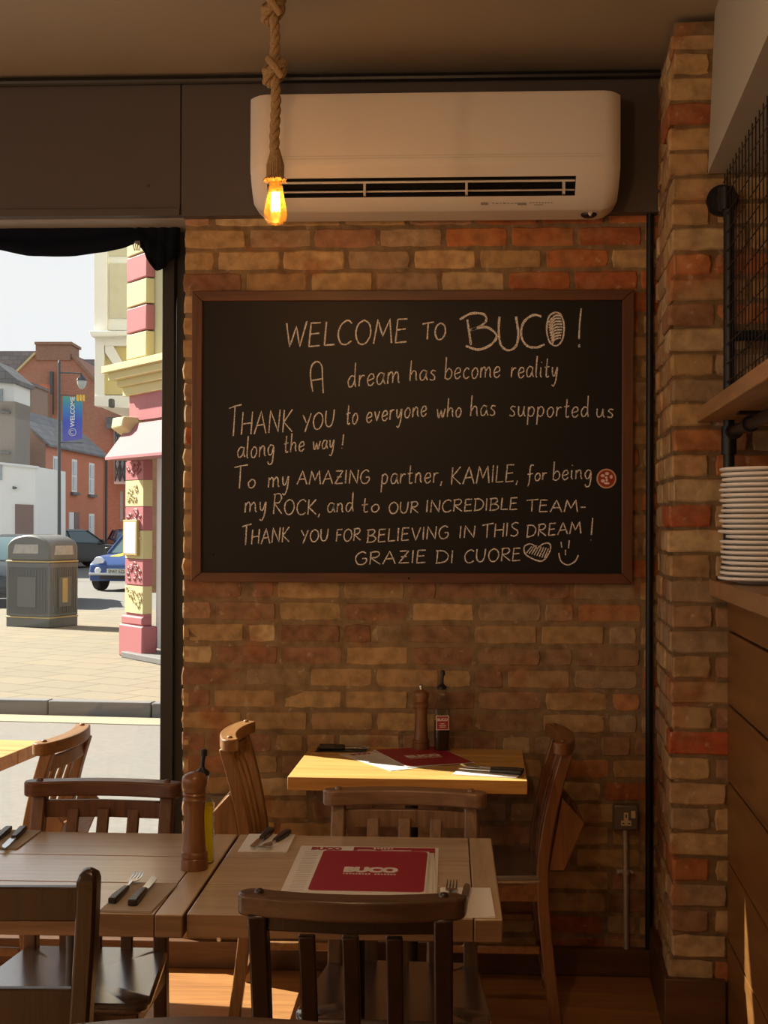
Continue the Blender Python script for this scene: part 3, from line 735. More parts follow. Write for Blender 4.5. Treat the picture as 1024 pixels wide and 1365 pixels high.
for k in range(6):
    q = PI/6+k*PI/3; fl.tube([(bx_.x+0.009*math.cos(q), bx_.y+0.009*math.sin(q), zb2-0.30*HB), (bx_.x+0.0115*math.cos(q), bx_.y+0.0115*math.sin(q), zb2-0.70*HB)], 0.0028, 8)
fl.build('filament', MT['filament'], lamp)
MB().tube([(bx_.x, bx_.y, zb2), (bx_.x, bx_.y, zb2-0.26*HB), (bx_.x, bx_.y, zb2-0.74*HB)], 0.002, 6).build('filament_stem', MT['steel'], lamp)
pt = bpy.data.lights.new('bulb_light', 'POINT'); pt.energy = 1.5; pt.color = (1, 0.66, 0.32); pt.shadow_soft_size = 0.02
po = bpy.data.objects.new('bulb_light', pt); C.objects.link(po); po.parent = lamp; po.location = (bx_.x, bx_.y, zb2-0.5*HB)
# pendants added outside the frame to brighten the room
for k, (loc, e) in enumerate(FILL_LAMPS):
    r = thing('pendant_lamp', 'unseen rope pendant lamp added to light the room, %s' % ['nearest the side windows', 'by the middle side window', 'at the rear of the room', 'straight above the menu table'][k], 'lamp', loc, 0, 'rope pendants added out of view')
    dz = Vector((0, 0, 0))
    q = MB(); zz = ZC-loc[2]; twisted(q, [Vector((0, 0, 0.05+(zz-0.05)*i/40)) for i in range(41)], 0.0135); q.build('rope', MT['rope'], r, angle=60)
    q = MB(); q.lathe([(0.012, 0.09), (0.024, 0.03), (0.022, 0.0)], (0, 0, 0), 16); q.build('lamp_holder', MT['rope'], r)
    q = MB(); q.lathe([(0.0165, 0), (0.021, -0.03), (0.032, -0.09), (0.031, -0.11), (0.012, -0.128), (0.001, -0.13)], (0, 0, 0), 20); q.build('bulb', MT['bulbglass'], r, angle=80)
    pt = bpy.data.lights.new('bulb_light', 'POINT'); pt.energy = e; pt.color = FILL_COL; pt.shadow_soft_size = 0.06
    po = bpy.data.objects.new('bulb_light', pt); C.objects.link(po); po.parent = r; po.location = (0, 0, -0.06)

# ------------------------------------------------------------------ chalkboard
YBD = -0.035
def BP(px, py, y=YBD): return onY(px, py, y)
cbd = thing('chalkboard', 'large wooden framed blackboard with a handwritten chalk welcome message on the brick wall', 'blackboard')
oTL, oTR, oBR, oBL = BP(256, 387.5), BP(846, 386), BP(843.5, 779), BP(254.5, 775.5)
iTL, iTR, iBR, iBL = BP(270, 401), BP(830, 400), BP(829, 764.5), BP(268, 763)
dY = Vector((0, 0.032, 0))
def board_bar(a, b_, c, d, name, mat):
    mb = MB(); off = Vector((0, 0, 0)); mb.hexa([a, b_, c, d, a+dY, b_+dY, c+dY, d+dY]); mb.build(name, mat, fr, bevel=0.003)
fr = cbd
board_bar(oTL, oTR, iTR, iTL, 'frame_rail', MT['boardframe']); board_bar(iBL, iBR, oBR, oBL, 'frame_rail', MT['boardframe'])
board_bar(oTL, iTL, iBL, oBL, 'frame_stile', MT['boardframe_v']); board_bar(iTR, oTR, oBR, iBR, 'frame_stile', MT['boardframe_v'])
s = MB(); e = Vector((0, 0.012, 0)); pts = [iTL, iTR, iBR, iBL]; cen = sum((p for p in pts), Vector())/4
pts = [cen+(p-cen)*1.02+e for p in pts]; s.prism(pts, (0, 0.012, 0)); s.build('slate', MT['slate'], cbd, smooth=False)
YC = YBD+0.012-0.0006
for px, py in ((284, 739), (545, 771)):
    sc_ = MB(); p = BP(px, py, YC if py < 760 else YBD); sc_.lathe([(0.004, 0.0), (0.003, -0.003)], (p.x, p.y, p.z), 10, axis='Y'); sc_.build('screw', MT['blackmetal'], cbd)
# handwriting: single-stroke letters, (x, y) with y=1 the capital height
GL = {
 'A': (0.75, [[(0,0),(.36,1),(.72,0)], [(.12,.36),(.62,.40)]]),
 'a': (0.5, [[(.42,.46),(.2,.52),(.03,.3),(.1,.03),(.3,.06),(.42,.34),(.43,.5),(.42,.2),(.52,0)]]),
 'B': (0.65, [[(.08,1),(.05,0)], [(-.02,.96),(.4,1.0),(.52,.8),(.35,.58),(.1,.52),(.42,.5),(.62,.28),(.45,.05),(-.02,0)]]),
 'b': (0.48, [[(.04,1.05),(.03,.02)], [(.04,.3),(.22,.5),(.42,.36),(.4,.1),(.2,-.02),(.03,.06)]]),
 'C': (0.65, [[(.62,.86),(.42,1),(.12,.8),(.02,.42),(.16,.06),(.42,0),(.64,.14)]]),
 'c': (0.42, [[(.38,.42),(.22,.5),(.04,.3),(.08,.06),(.25,0),(.4,.1)]]),
 'D': (0.68, [[(.08,1),(.05,0)], [(-.02,.98),(.4,.96),(.66,.6),(.5,.15),(.0,0)]]),
 'd': (0.52, [[(.40,.44),(.2,.5),(.03,.28),(.1,.03),(.28,.05),(.42,.3)], [(.42,1.08),(.43,.3),(.5,0)]]),
 'E': (0.55, [[(.5,.98),(.06,.98),(.04,.5),(.02,0),(.52,.03)], [(.05,.52),(.44,.55)]]),
 'e': (0.45, [[(.05,.22),(.38,.3),(.34,.48),(.16,.48),(.03,.25),(.12,.02),(.28,0),(.42,.12)]]),
 'F': (0.5, [[(.5,.98),(.06,.98),(.04,.5),(.02,0)], [(.05,.52),(.42,.54)]]),
 'f': (0.42, [[(.42,1.0),(.22,1.02),(.16,.7),(.16,0),(.06,-.4)], [(-.02,.42),(.4,.46)]]),
 'G': (0.7, [[(.6,.86),(.4,1),(.1,.78),(.02,.4),(.18,.04),(.46,.02),(.64,.22),(.62,.46),(.40,.46)]]),
 'g': (0.5, [[(.40,.44),(.2,.5),(.03,.3),(.12,.05),(.3,.08),(.42,.4),(.42,.0),(.36,-.36),(.16,-.42),(.06,-.28)]]),
 'H': (0.68, [[(.06,1),(.04,0)], [(.62,1),(.60,0)], [(.05,.5),(.62,.53)]]),
 'h': (0.5, [[(.05,1.05),(.03,0)], [(.04,.28),(.22,.5),(.38,.42),(.4,.15),(.46,0)]]),
 'I': (0.16, [[(.06,1),(.05,0)]]),
 'i': (0.18, [[(.06,.5),(.06,.12),(.14,0)], [(.07,.74),(.08,.78)]]),
 'K': (0.64, [[(.06,1),(.04,0)], [(.56,1),(.08,.46),(.62,0)]]),
 'L': (0.5, [[(.06,1),(.03,.02),(.5,.04)]]),
 'l': (0.18, [[(.06,1.05),(.05,.15),(.14,0)]]),
 'M': (0.85, [[(.0,0),(.14,1),(.40,.3),(.68,1),(.82,0)]]),
 'm': (0.75, [[(.04,.5),(.03,0)], [(.04,.3),(.2,.5),(.32,.38),(.33,0)], [(.34,.3),(.5,.5),(.62,.38),(.64,.1),(.72,0)]]),
 'N': (0.7, [[(.03,0),(.06,1),(.6,.02),(.64,1)]]),
 'n': (0.48, [[(.04,.5),(.03,0)], [(.04,.28),(.22,.5),(.36,.4),(.38,.12),(.46,0)]]),
 'O': (0.75, [[(.38,1),(.1,.8),(.03,.4),(.2,.03),(.5,.03),(.70,.4),(.62,.82),(.36,1)]]),
 'o': (0.46, [[(.22,.5),(.04,.3),(.1,.03),(.28,0),(.42,.22),(.36,.44),(.2,.5)]]),
 'p': (0.48, [[(.05,.5),(.03,-.42)], [(.05,.34),(.22,.5),(.40,.36),(.36,.1),(.2,.0),(.05,.08)]]),
 'R': (0.65, [[(.08,1),(.04,0)], [(-.02,.95),(.4,1.0),(.54,.78),(.36,.55),(.1,.5),(.62,0)]]),
 'r': (0.36, [[(.05,.5),(.04,0)], [(.05,.3),(.18,.47),(.34,.46)]]),
 'S': (0.55, [[(.52,.92),(.3,1),(.08,.82),(.2,.58),(.44,.42),(.5,.18),(.3,0),(.02,.08)]]),
 's': (0.4, [[(.36,.46),(.18,.5),(.08,.38),(.3,.2),(.3,.04),(.14,0),(.02,.06)]]),
 'T': (0.66, [[(-.04,.94),(.3,1.0),(.72,1.04)], [(.32,1),(.32,0)]]),
 't': (0.36, [[(.16,.92),(.14,.15),(.22,.0),(.34,.06)], [(.0,.5),(.32,.54)]]),
 'U': (0.7, [[(.04,1),(.04,.35),(.2,.03),(.44,.05),(.58,.4),(.62,1)]]),
 'u': (0.48, [[(.04,.5),(.04,.15),(.14,0),(.3,.1),(.38,.5)], [(.38,.5),(.38,.15),(.48,0)]]),
 'V': (0.62, [[(0,1),(.3,0),(.6,1)]]),
 'v': (0.42, [[(.02,.5),(.18,0),(.38,.5)]]),
 'W': (0.95, [[(0,1),(.2,0),(.46,.85),(.66,0),(.92,1.05)]]),
 'w': (0.66, [[(.02,.5),(.12,.02),(.2,.04),(.32,.42),(.42,.02),(.5,.06),(.62,.5)]]),
 'Y': (0.62, [[(0,1),(.26,.5)], [(.58,1),(.2,-.08)]]),
 'y': (0.48, [[(.04,.5),(.08,.14),(.22,.08),(.38,.5)], [(.40,.5),(.34,-.1),(.2,-.42),(.06,-.36)]]),
 'Z': (0.62, [[(.04,.96),(.56,.98),(.02,.03),(.6,.05)], [(.14,.5),(.48,.52)]]),
 ',': (0.2, [[(.1,.04),(.02,-.2)]]), '.': (0.2, [[(.06,.0),(.1,.02)]]), '!': (0.2, [[(.1,1.1),(.06,.25)], [(.05,.03),(.06,.0)]]), '-': (0.4, [[(.02,.4),(.32,.42)]]),
}
SHARP = set('AEFHIKLMNTVWYZvw!-')
def ribbon(mb, pts2d, wpx):
    """a flat chalk stroke on the slate along photo-plane points"""
    P = [BP(x, y, YC) for x, y in pts2d]; n = len(P); wv = wpx/390.0/2
    L_, R_ = [], []
    for i in range(n):
        t = (P[min(i+1, n-1)]-P[max(i-1, 0)]); t.y = 0
        if t.length < 1e-6: t = Vector((1, 0, 0))
        t.normalize(); nrm = Vector((-t.z, 0, t.x)); ww = wv*random.uniform(0.75, 1.2)
        L_.append(P[i]+nrm*ww); R_.append(P[i]-nrm*ww)
    mb.add(L_+R_, [(i, i+1, n+i+1, n+i) for i in range(n-1)])
def word(mb, txt, x0, x1, yb0, yb1, cap0, wpx=1.7, slant=0.06):
    cap = cap0
    tot = sum(GL[c][0]+0.13 for c in txt)-0.13; k = (x1-x0)/tot; u = 0
    for ci, c in enumerate(txt):
        wd, strokes = GL[c]; cap = cap0*(1.32 if ci == 0 and txt[:2] in ('TH', 'To', 'RO') and txt != 'THIS' else 1.0)
        for s in strokes:
            q = smooth_path([(float(a), float(b_)) for a, b_ in s], 5) if (c not in SHARP and len(s) > 2) else s
            if len(q) == 2 or c in SHARP:
                q2 = []
                for (a, b_), (a2, b2) in zip(q, q[1:]):
                    for i in range(4): q2.append((a+(a2-a)*i/4, b_+(b2-b_)*i/4))
                q2.append(q[-1]); q = q2
            pts = []
            jx, jy = random.uniform(-.012, .012), random.uniform(-.02, .02)
            for a, b_ in q:
                X = x0+k*(u+a+jx); t = (X-x0)/max(1, x1-x0); pts.append((X+slant*cap*b_, yb0+(yb1-yb0)*t-(b_+jy)*cap))
            ribbon(mb, pts, wpx)
        u += wd+0.13
LINES = [
 [('WELCOME', 380, 543, 463, 456, 32), ('TO', 563, 594, 453, 452, 22)],
 [('dream', 463, 533, 517, 510, 30), ('has', 546, 581, 508, 506, 26), ('become', 593, 667, 505, 503, 28), ('reality', 681, 744, 503, 503, 27)],
 [('THANK', 304, 390, 581, 575, 30), ('YOU', 403, 446, 575, 568, 22), ('to', 461, 477, 566, 564, 28), ('everyone', 488, 569, 563, 554, 26), ('who', 582, 615, 557, 555, 24), ('has', 627, 661, 555, 553, 26), ('supported', 679, 785, 555, 556, 26), ('us', 795, 818, 556, 556, 22)],
 [('a', 316, 326, 610, 609, 26), ('long', 328, 366, 611, 607, 28), ('the', 378, 406, 604, 600, 24), ('way', 417, 446, 600, 597, 22), ('!', 455, 459, 598, 598, 17)],
 [('To', 312, 341, 651, 650, 22), ('my', 357, 386, 650, 648, 26), ('AMAZING', 396, 493, 646, 644, 18), ('partner,', 508, 591, 645, 643, 26), ('KAMILE,', 601, 692, 646, 642, 23), ('for', 703, 729, 641, 640, 20), ('being', 737, 789, 640, 638, 24)],
 [('my', 326, 356, 683, 682, 26), ('ROCK,', 364, 428, 685, 686, 20), ('and', 436, 471, 683, 682, 24), ('to', 482, 506, 683, 682, 20), ('OUR', 518, 558, 684, 684, 15), ('INCREDIBLE', 568, 690, 683, 679, 16), ('TEAM-', 702, 782, 682, 683, 16)],
 [('THANK', 322, 386, 727, 722, 20), ('YOU', 401, 438, 723, 721, 16), ('FOR', 448, 481, 722, 720, 16), ('BELIEVING', 489, 598, 723, 718, 17), ('IN', 612, 634, 717, 717, 16), ('THIS', 643, 691, 717, 714, 18), ('DREAM', 702, 775, 716, 711, 16), ('!', 787, 790, 720, 720, 27)],
 [('GRAZIE', 473, 568, 753, 750, 17), ('DI', 581, 605, 751, 751, 17), ('CUORE', 619, 694, 750, 747, 17)],
]
for li, ws in enumerate(LINES):
    for wd in ws:
        mb = MB(); word(mb, *wd, wpx=2.0 if li == 0 else 1.65); mb.build('chalk_writing', MT['chalk'], cbd, smooth=False)
    mb = MB()
    if li == 0:
        def st(pts, wpx=3.0): ribbon(mb, smooth_path([(float(a), float(b_)) for a, b_ in pts], 6), wpx)
        st([(623, 426), (626, 446), (628, 460)], 2.6); st([(613, 426), (628, 418), (645, 419), (648, 428), (638, 436), (627, 440), (648, 436), (662, 447), (655, 459), (638, 466), (621, 461)])
        st([(666, 422), (665, 442), (668, 460), (678, 467), (688, 461), (691, 445), (688, 422)])
        st([(722, 422), (711, 420), (698, 430), (695, 448), (703, 461), (716, 463), (726, 459)])
        st([(741, 416), (732, 422), (729, 440), (733, 456), (742, 461), (750, 452), (752, 434), (748, 420), (741, 416)], 2.2)
        for q in range(9): st([(731+q*0.6, 430+q*3.6), (740, 421+q*3.9), (750-abs(q-4)*0.6, 418+q*3.7+3)], 2.3)
        st([(775, 411), (773, 430), (772, 452)], 2.2); st([(772, 459), (772.5, 463)], 2.2)
    if li == 1:
        for q in ([(417, 522), (414, 500), (416, 487), (423, 482), (429, 488), (430, 505), (431, 524)], [(416, 507), (430, 505)]):
            ribbon(mb, smooth_path([(float(a), float(b_)) for a, b_ in q], 6), 1.8)
    if li == 7:
        for q in ([(716, 731), (708, 725), (699, 729), (702, 740), (722, 748), (733, 735), (733, 725), (724, 725), (716, 732)],
                  [(748, 722), (749, 730)], [(759, 720), (758, 731)], [(754, 733), (754, 740)], [(745, 737), (748, 748), (757, 753), (767, 748), (771, 740)]):
            ribbon(mb, smooth_path([(float(a), float(b_)) for a, b_ in q], 6), 1.8)
        for q in range(8): ribbon(mb, [(702+q*3.4, 737+q*1.0), (706+q*3.4, 732+q*0.4), (709+q*3.2, 727+abs(q-2)*0.8)], 1.5)
    if mb.v: mb.build('chalk_drawing', MT['chalk'], cbd, smooth=False)
# round sticker near the right edge of the slate
p = BP(808.5, 638, YC); stk = MB(); stk.lathe([(0.0335, 0.0), (0.0335, -0.0015), (0.0285, -0.0016)], (p.x, p.y, p.z), 32, axis='Y', mi=0)
stk.lathe([(0.0285, -0.0016), (0.001, -0.0018)], (p.x, p.y, p.z), 32, axis='Y', mi=1)
for dx, dz, a_, b2 in ((0.002, 0.017, .007, .0055), (0.016, 0.006, .005, .007), (-0.013, 0.010, .007, .005), (-0.012, -0.008, .007, .006), (0.001, -0.016, .010, .004), (-0.001, 0.004, .0045, .004), (0.001, -0.005, .004, .005)):
    stk.add([(p.x+dx+a_*math.cos(q*PI/6), p.y-0.0024, p.z+dz+b2*math.sin(q*PI/6)) for q in range(12)], [tuple(range(12))], 2)
so = stk.build('sticker', [MT['stick_cream'], MT['stick_red'], MT['stick_white']], cbd, smooth=False); so['label'] = 'round red sticker'

# ------------------------------------------------------------------ wall fittings
p0, p1 = onY(867, 288, -0.022), onY(864.5, 1262, -0.022)
q = MB(); q.tube([(p0.x, -0.016, p0.z+0.03), (p0.x, -0.016, 0.5), (p0.x, -0.016, 0.093)], 0.0125, 14)
pipe = tag(q.build('wall_pipe', MT['blackmetal']), 'thin black vertical pipe running down the brick wall beside the pilaster', 'pipe')
def socket(px0, px1, py0, py1, label, gangs):
    a, b_ = onY((px0+px1)/2, (py0+py1)/2, -0.03), None
    W = (px1-px0)/395.0; H = (py1-py0)/395.0
    t = thing('power_socket', label, 'socket', (a.x, -0.0, a.z))
    MB().box((-W/2, -0.034, -H/2), (W/2, 0.004, H/2)).build('back_box', MT['socket'], t, bevel=0.006)
    for g in range(gangs):
        cx = (-W/4 if g == 0 else W/4) if gangs == 2 else 0
        o_ = MB(); o_.box((cx-0.017, -0.037, -0.026), (cx+0.017, -0.0335, -0.009)); o_.box((cx-0.0075, -0.037, -0.009), (cx+0.0075, -0.0335, 0.018))
        ob = o_.build('outlet', MT['cream'], t, bevel=0.0008)
        h_ = MB(); h_.box((cx-0.002, -0.0376, 0.001), (cx+0.002, -0.0365, 0.012)); h_.box((cx-0.013, -0.0376, -0.02), (cx-0.006, -0.0365, -0.016)); h_.box((cx+0.006, -0.0376, -0.02), (cx+0.013, -0.0365, -0.016))
        h_.build('pin_slots', MT['vent'], ob)
        s_ = MB(); sx = cx+0.024 if gangs == 1 else cx-0.03
        s_.box((sx-0.007, -0.038, 0.0), (sx+0.007, -0.0335, 0.024)); s_.build('rocker_switch', MT['cream'], t, bevel=0.001)
    return t
s1 = socket(818, 851, 1073, 1107, 'grey single power socket on the brick wall above a thin steel conduit', 1)
a = onY(834, 1106, -0.02); b_ = onY(836, 1266, -0.02)
cd = thing('conduit', 'thin steel conduit dropping from the single socket to the skirting', 'conduit')
MB().tube([(a.x, -0.018, s1.location.z-0.042), (a.x+0.001, -0.018, 0.4), (a.x+0.003, -0.018, 0.093)], 0.0095, 12).build('tube', MT['galv'], cd)
k = onY(835, 1163, -0.02); ck = MB(); ck.lathe([(0.0135, -0.008), (0.0135, 0.008)], (a.x+0.002, -0.018, k.z), 14); ck.box((a.x-0.027, -0.012, k.z-0.006), (a.x+0.027, 0.006, k.z+0.006))
for d in (-0.024, 0.024): ck.lathe([(0.007, -0.016), (0.005, -0.022)], (a.x+d, 0, k.z), 10, axis='Y')
ck.build('saddle_clip', MT['galv'], cd, bevel=0.001)
s2 = socket(268, 330, 1060, 1092, 'grey double power socket low on the wall behind the leaning chair', 2)
a = onY(293, 1092, -0.02)
tag(MB().tube([(a.x, -0.018, s2.location.z-0.038), (a.x, -0.018, 0.093)], 0.0095, 12).build('conduit', MT['galv']), 'steel conduit below the double socket by the oil bottle', 'conduit')

# ------------------------------------------------------------------ right side: counter, shelf, frame, mesh, plates
zt = G(0.165, 0, 0); 
ctop = 1.362
cn = thing('serving_counter', 'dark boarded serving counter running along the right edge with a thick wooden top', 'counter')
zs_ = [0.02]+[onY(967, y, G(0.165, 0, 0).y).z for y in (1250, 1147, 1040, 938, 840)]+[ctop-0.05]
for a, b_ in zip(zs_, zs_[1:]):
    q = MB(); q.prism([G(0.165, -0.005, a+0.0035), G(0.185, -0.005, a+0.0035), G(0.185, -2.6, a+0.0035), G(0.165, -2.6, a+0.0035)], (0, 0, b_-a-0.007)); q.build('cladding_board', MT['counter'], cn, bevel=0.0025)
q = MB(); q.prism([G(0.184, -0.004, 0.0), G(0.80, -0.004, 0.0), G(0.80, -2.6, 0.0), G(0.184, -2.6, 0.0)], (0, 0, ctop-0.05)); q.build('body', MT['black'], cn, smooth=False)
q = MB(); q.prism([G(0.11, -0.004, ctop-0.048), G(0.86, -0.004, ctop-0.048), G(0.86, -2.64, ctop-0.048), G(0.11, -2.64, ctop-0.048)], (0, 0, 0.048)); q.build('counter_top', MT['shelf'], cn, bevel=0.003)
zsh = onY(945, 563, G(0.1, 0, 0).y).z
sh = thing('wall_shelf', 'thick wooden shelf on black pipes above the stack of plates', 'shelf')
q = MB(); q.prism([G(0.075, -0.004, zsh), G(0.66, -0.004, zsh), G(0.66, -2.4, zsh), G(0.075, -2.4, zsh)], (0, 0, 0.042)); q.build('board', MT['shelf'], sh, bevel=0.003)
fl_ = onY(965, 263, G(0.1, -0.05, 0).y).z
pf = thing('pipe_frame', 'black iron pipe frame with round flange holding up the shelf', 'pipe frame')
PX_ = 0.158
q = MB(); q.tube([G(PX_, -0.075, ctop), G(PX_, -0.075, zsh)], 0.0165, 14); q.tube([G(PX_, -0.075, zsh+0.042), G(PX_, -0.075, fl_+0.02)], 0.0165, 14)
q.build('upright', MT['blackmetal'], pf)
f_ = MB(); c = G(PX_-0.01, -0.0, fl_)
for (r, d0, d1) in ((0.047, 0.004, -0.012), (0.030, -0.012, -0.035), (0.021, -0.035, -0.085)):
    f_.tube([c+GY*d0, c+GY*d1], r, 24)
f_.tube([G(PX_-0.01, -0.075, fl_)-Vector((0, 0, 0.045)), G(PX_-0.01, -0.075, fl_)+Vector((0, 0, 0.02))], 0.0225, 16)
f_.build('flange', MT['blackmetal'], pf)
q = MB(); q.tube([G(PX_+0.01, -0.06, zsh-0.035), G(PX_+0.01, -2.35, zsh-0.035)], 0.0165, 14); q.tube([G(PX_+0.01, -0.06, zsh-0.035), G(PX_+0.01, -0.12, zsh-0.035)], 0.024, 14)
q.tube([G(PX_, -0.075, zsh-0.10), G(PX_, -0.075, zsh-0.02)], 0.0225, 14); q.tube([G(PX_, -0.075, ctop), G(PX_, -0.075, ctop+0.012)], 0.036, 20); q.tube([G(PX_, -0.075, ctop+0.012), G(PX_, -0.075, ctop+0.05)], 0.0225, 16)
q.build('rail', MT['blackmetal'], pf)
q = MB(); q.tube([G(PX_+0.01, -0.36, zsh-0.035), G(PX_+0.01, -0.40, zsh-0.035)], 0.023, 16); q.prism([G(PX_-0.02, -0.36, zsh-0.008), G(PX_+0.06, -0.36, zsh-0.008), G(PX_+0.06, -0.40, zsh-0.008), G(PX_-0.02, -0.40, zsh-0.008)], (0, 0, 0.007))
q.build('pipe_clamp', MT['blackmetal'], pf)
MB().tube([G(PX_, -0.07, 2.08), G(0.66, -0.07, 2.08)], 0.016, 12).build('cross_pipe', MT['blackmetal'], pf)
msh = MB(); mx = PX_-0.005; z0, z1 = zsh+0.045, 2.571
k = 0
while k*0.055 < 2.1:
    ly = -0.02-k*0.055; msh.tube([G(mx, ly, z0), G(mx, ly, z1)], 0.0017, 6); k += 1
k = 0
while z0+0.01+k*0.055 < z1:
    z = z0+0.01+k*0.055; msh.tube([G(mx-0.003, -0.012, z), G(mx-0.003, -2.1, z)], 0.0017, 6); k += 1
tag(msh.build('wire_mesh_panel', MT['blackmetal']), 'black square wire mesh panel standing on the shelf beside the brick pilaster', 'mesh panel')
pr_ = [(0.078, 0.0), (0.083, 0.0), (0.092, 0.004), (0.112, 0.0085), (0.136, 0.0125), (0.1395, 0.0145), (0.140, 0.018), (0.138, 0.0205), (0.112, 0.0155), (0.09, 0.0085), (0.08, 0.0055), (0.001, 0.0052)]
plate = MB().lathe(pr_, (0, 0, 0), 48).build('dinner_plate', MT['plate'], angle=60)
NP = 22; zt_p = onY(990, 621, -1.0).z
pc = onY(1030, 700, -0.86)
ORD = 'topmost,second,third,fourth,fifth,sixth,seventh,eighth,ninth,tenth,eleventh,twelfth,thirteenth,fourteenth,fifteenth,sixteenth,seventeenth,eighteenth,nineteenth,twentieth,twenty-first,lowest'.split(',')
pit = (zt_p-0.0205-ctop)/(NP-1)
for k in range(NP):
    o = plate if k == 0 else plate.copy()
    if k: C.objects.link(o)
    r = NP-1-k
    o.location = (pc.x+random.uniform(-0.006, 0.006)+(0.012 if k == 8 else 0), pc.y+random.uniform(-0.006, 0.006), ctop+0.0005+k*pit)
    tag(o, ('white dinner plate, topmost of the stack on the counter' if r == 0 else 'white dinner plate, lowest of the stack on the counter' if k == 0 else 'white dinner plate, %s from the top of the stack on the counter' % ORD[r]), 'plate', 'white plates stacked on the counter')

# ------------------------------------------------------------------ tables
def table(name, label, x0, x1, y0, y1, zt, mats, rot=0.0, th=0.045, ends=True, lines=3, group=None, base=True, pcol=0.021):
    cx, cy = (x0+x1)/2, (y0+y1)/2; W, D = x1-x0, y1-y0
    t = thing(name, label, 'table', (cx, cy, 0), rot, group)
    eb = 0.055 if ends else 0
    h = D/lines
    for k in range(lines):
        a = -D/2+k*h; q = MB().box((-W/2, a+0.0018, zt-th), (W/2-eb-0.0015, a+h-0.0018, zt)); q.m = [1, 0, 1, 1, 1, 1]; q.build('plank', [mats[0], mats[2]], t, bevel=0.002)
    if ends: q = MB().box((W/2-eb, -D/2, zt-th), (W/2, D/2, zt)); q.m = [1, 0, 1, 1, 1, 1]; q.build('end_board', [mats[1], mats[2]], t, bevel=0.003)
    MB().box((-W/2+0.12, -0.03, zt-th-0.025), (W/2-0.12, 0.03, zt-th)).box((-0.03, -D/2+0.12, zt-th-0.025), (0.03, D/2-0.12, zt-th)).build('top_plate', MT['blackmetal'], t)
    MB().lathe([(pcol, 0.03), (pcol, zt-th-0.02)], (0, 0, 0), 20).build('pedestal', MT['blackmetal'], t)
    MB().lathe([(0.20, 0.0), (0.205, 0.006), (0.19, 0.014), (0.05, 0.026), (0.028, 0.05)], (0, 0, 0), 36).build('foot_plate', MT['blackmetal'], t)
    return t
ZT = 0.765
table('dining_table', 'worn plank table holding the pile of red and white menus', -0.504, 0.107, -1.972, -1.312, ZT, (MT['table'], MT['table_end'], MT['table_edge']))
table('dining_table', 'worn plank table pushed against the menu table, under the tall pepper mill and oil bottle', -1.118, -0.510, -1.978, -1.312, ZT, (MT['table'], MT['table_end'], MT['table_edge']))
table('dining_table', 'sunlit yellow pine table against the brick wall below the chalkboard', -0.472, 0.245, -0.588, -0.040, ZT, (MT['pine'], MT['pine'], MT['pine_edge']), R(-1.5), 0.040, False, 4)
table('dining_table', 'pale table by the street window, only its sunlit corner in view', -2.10, -1.435, -0.56, 0.05, 0.765, (MT['pine'], MT['pine'], MT['pine_edge']), R(-6), 0.045, False, 3)

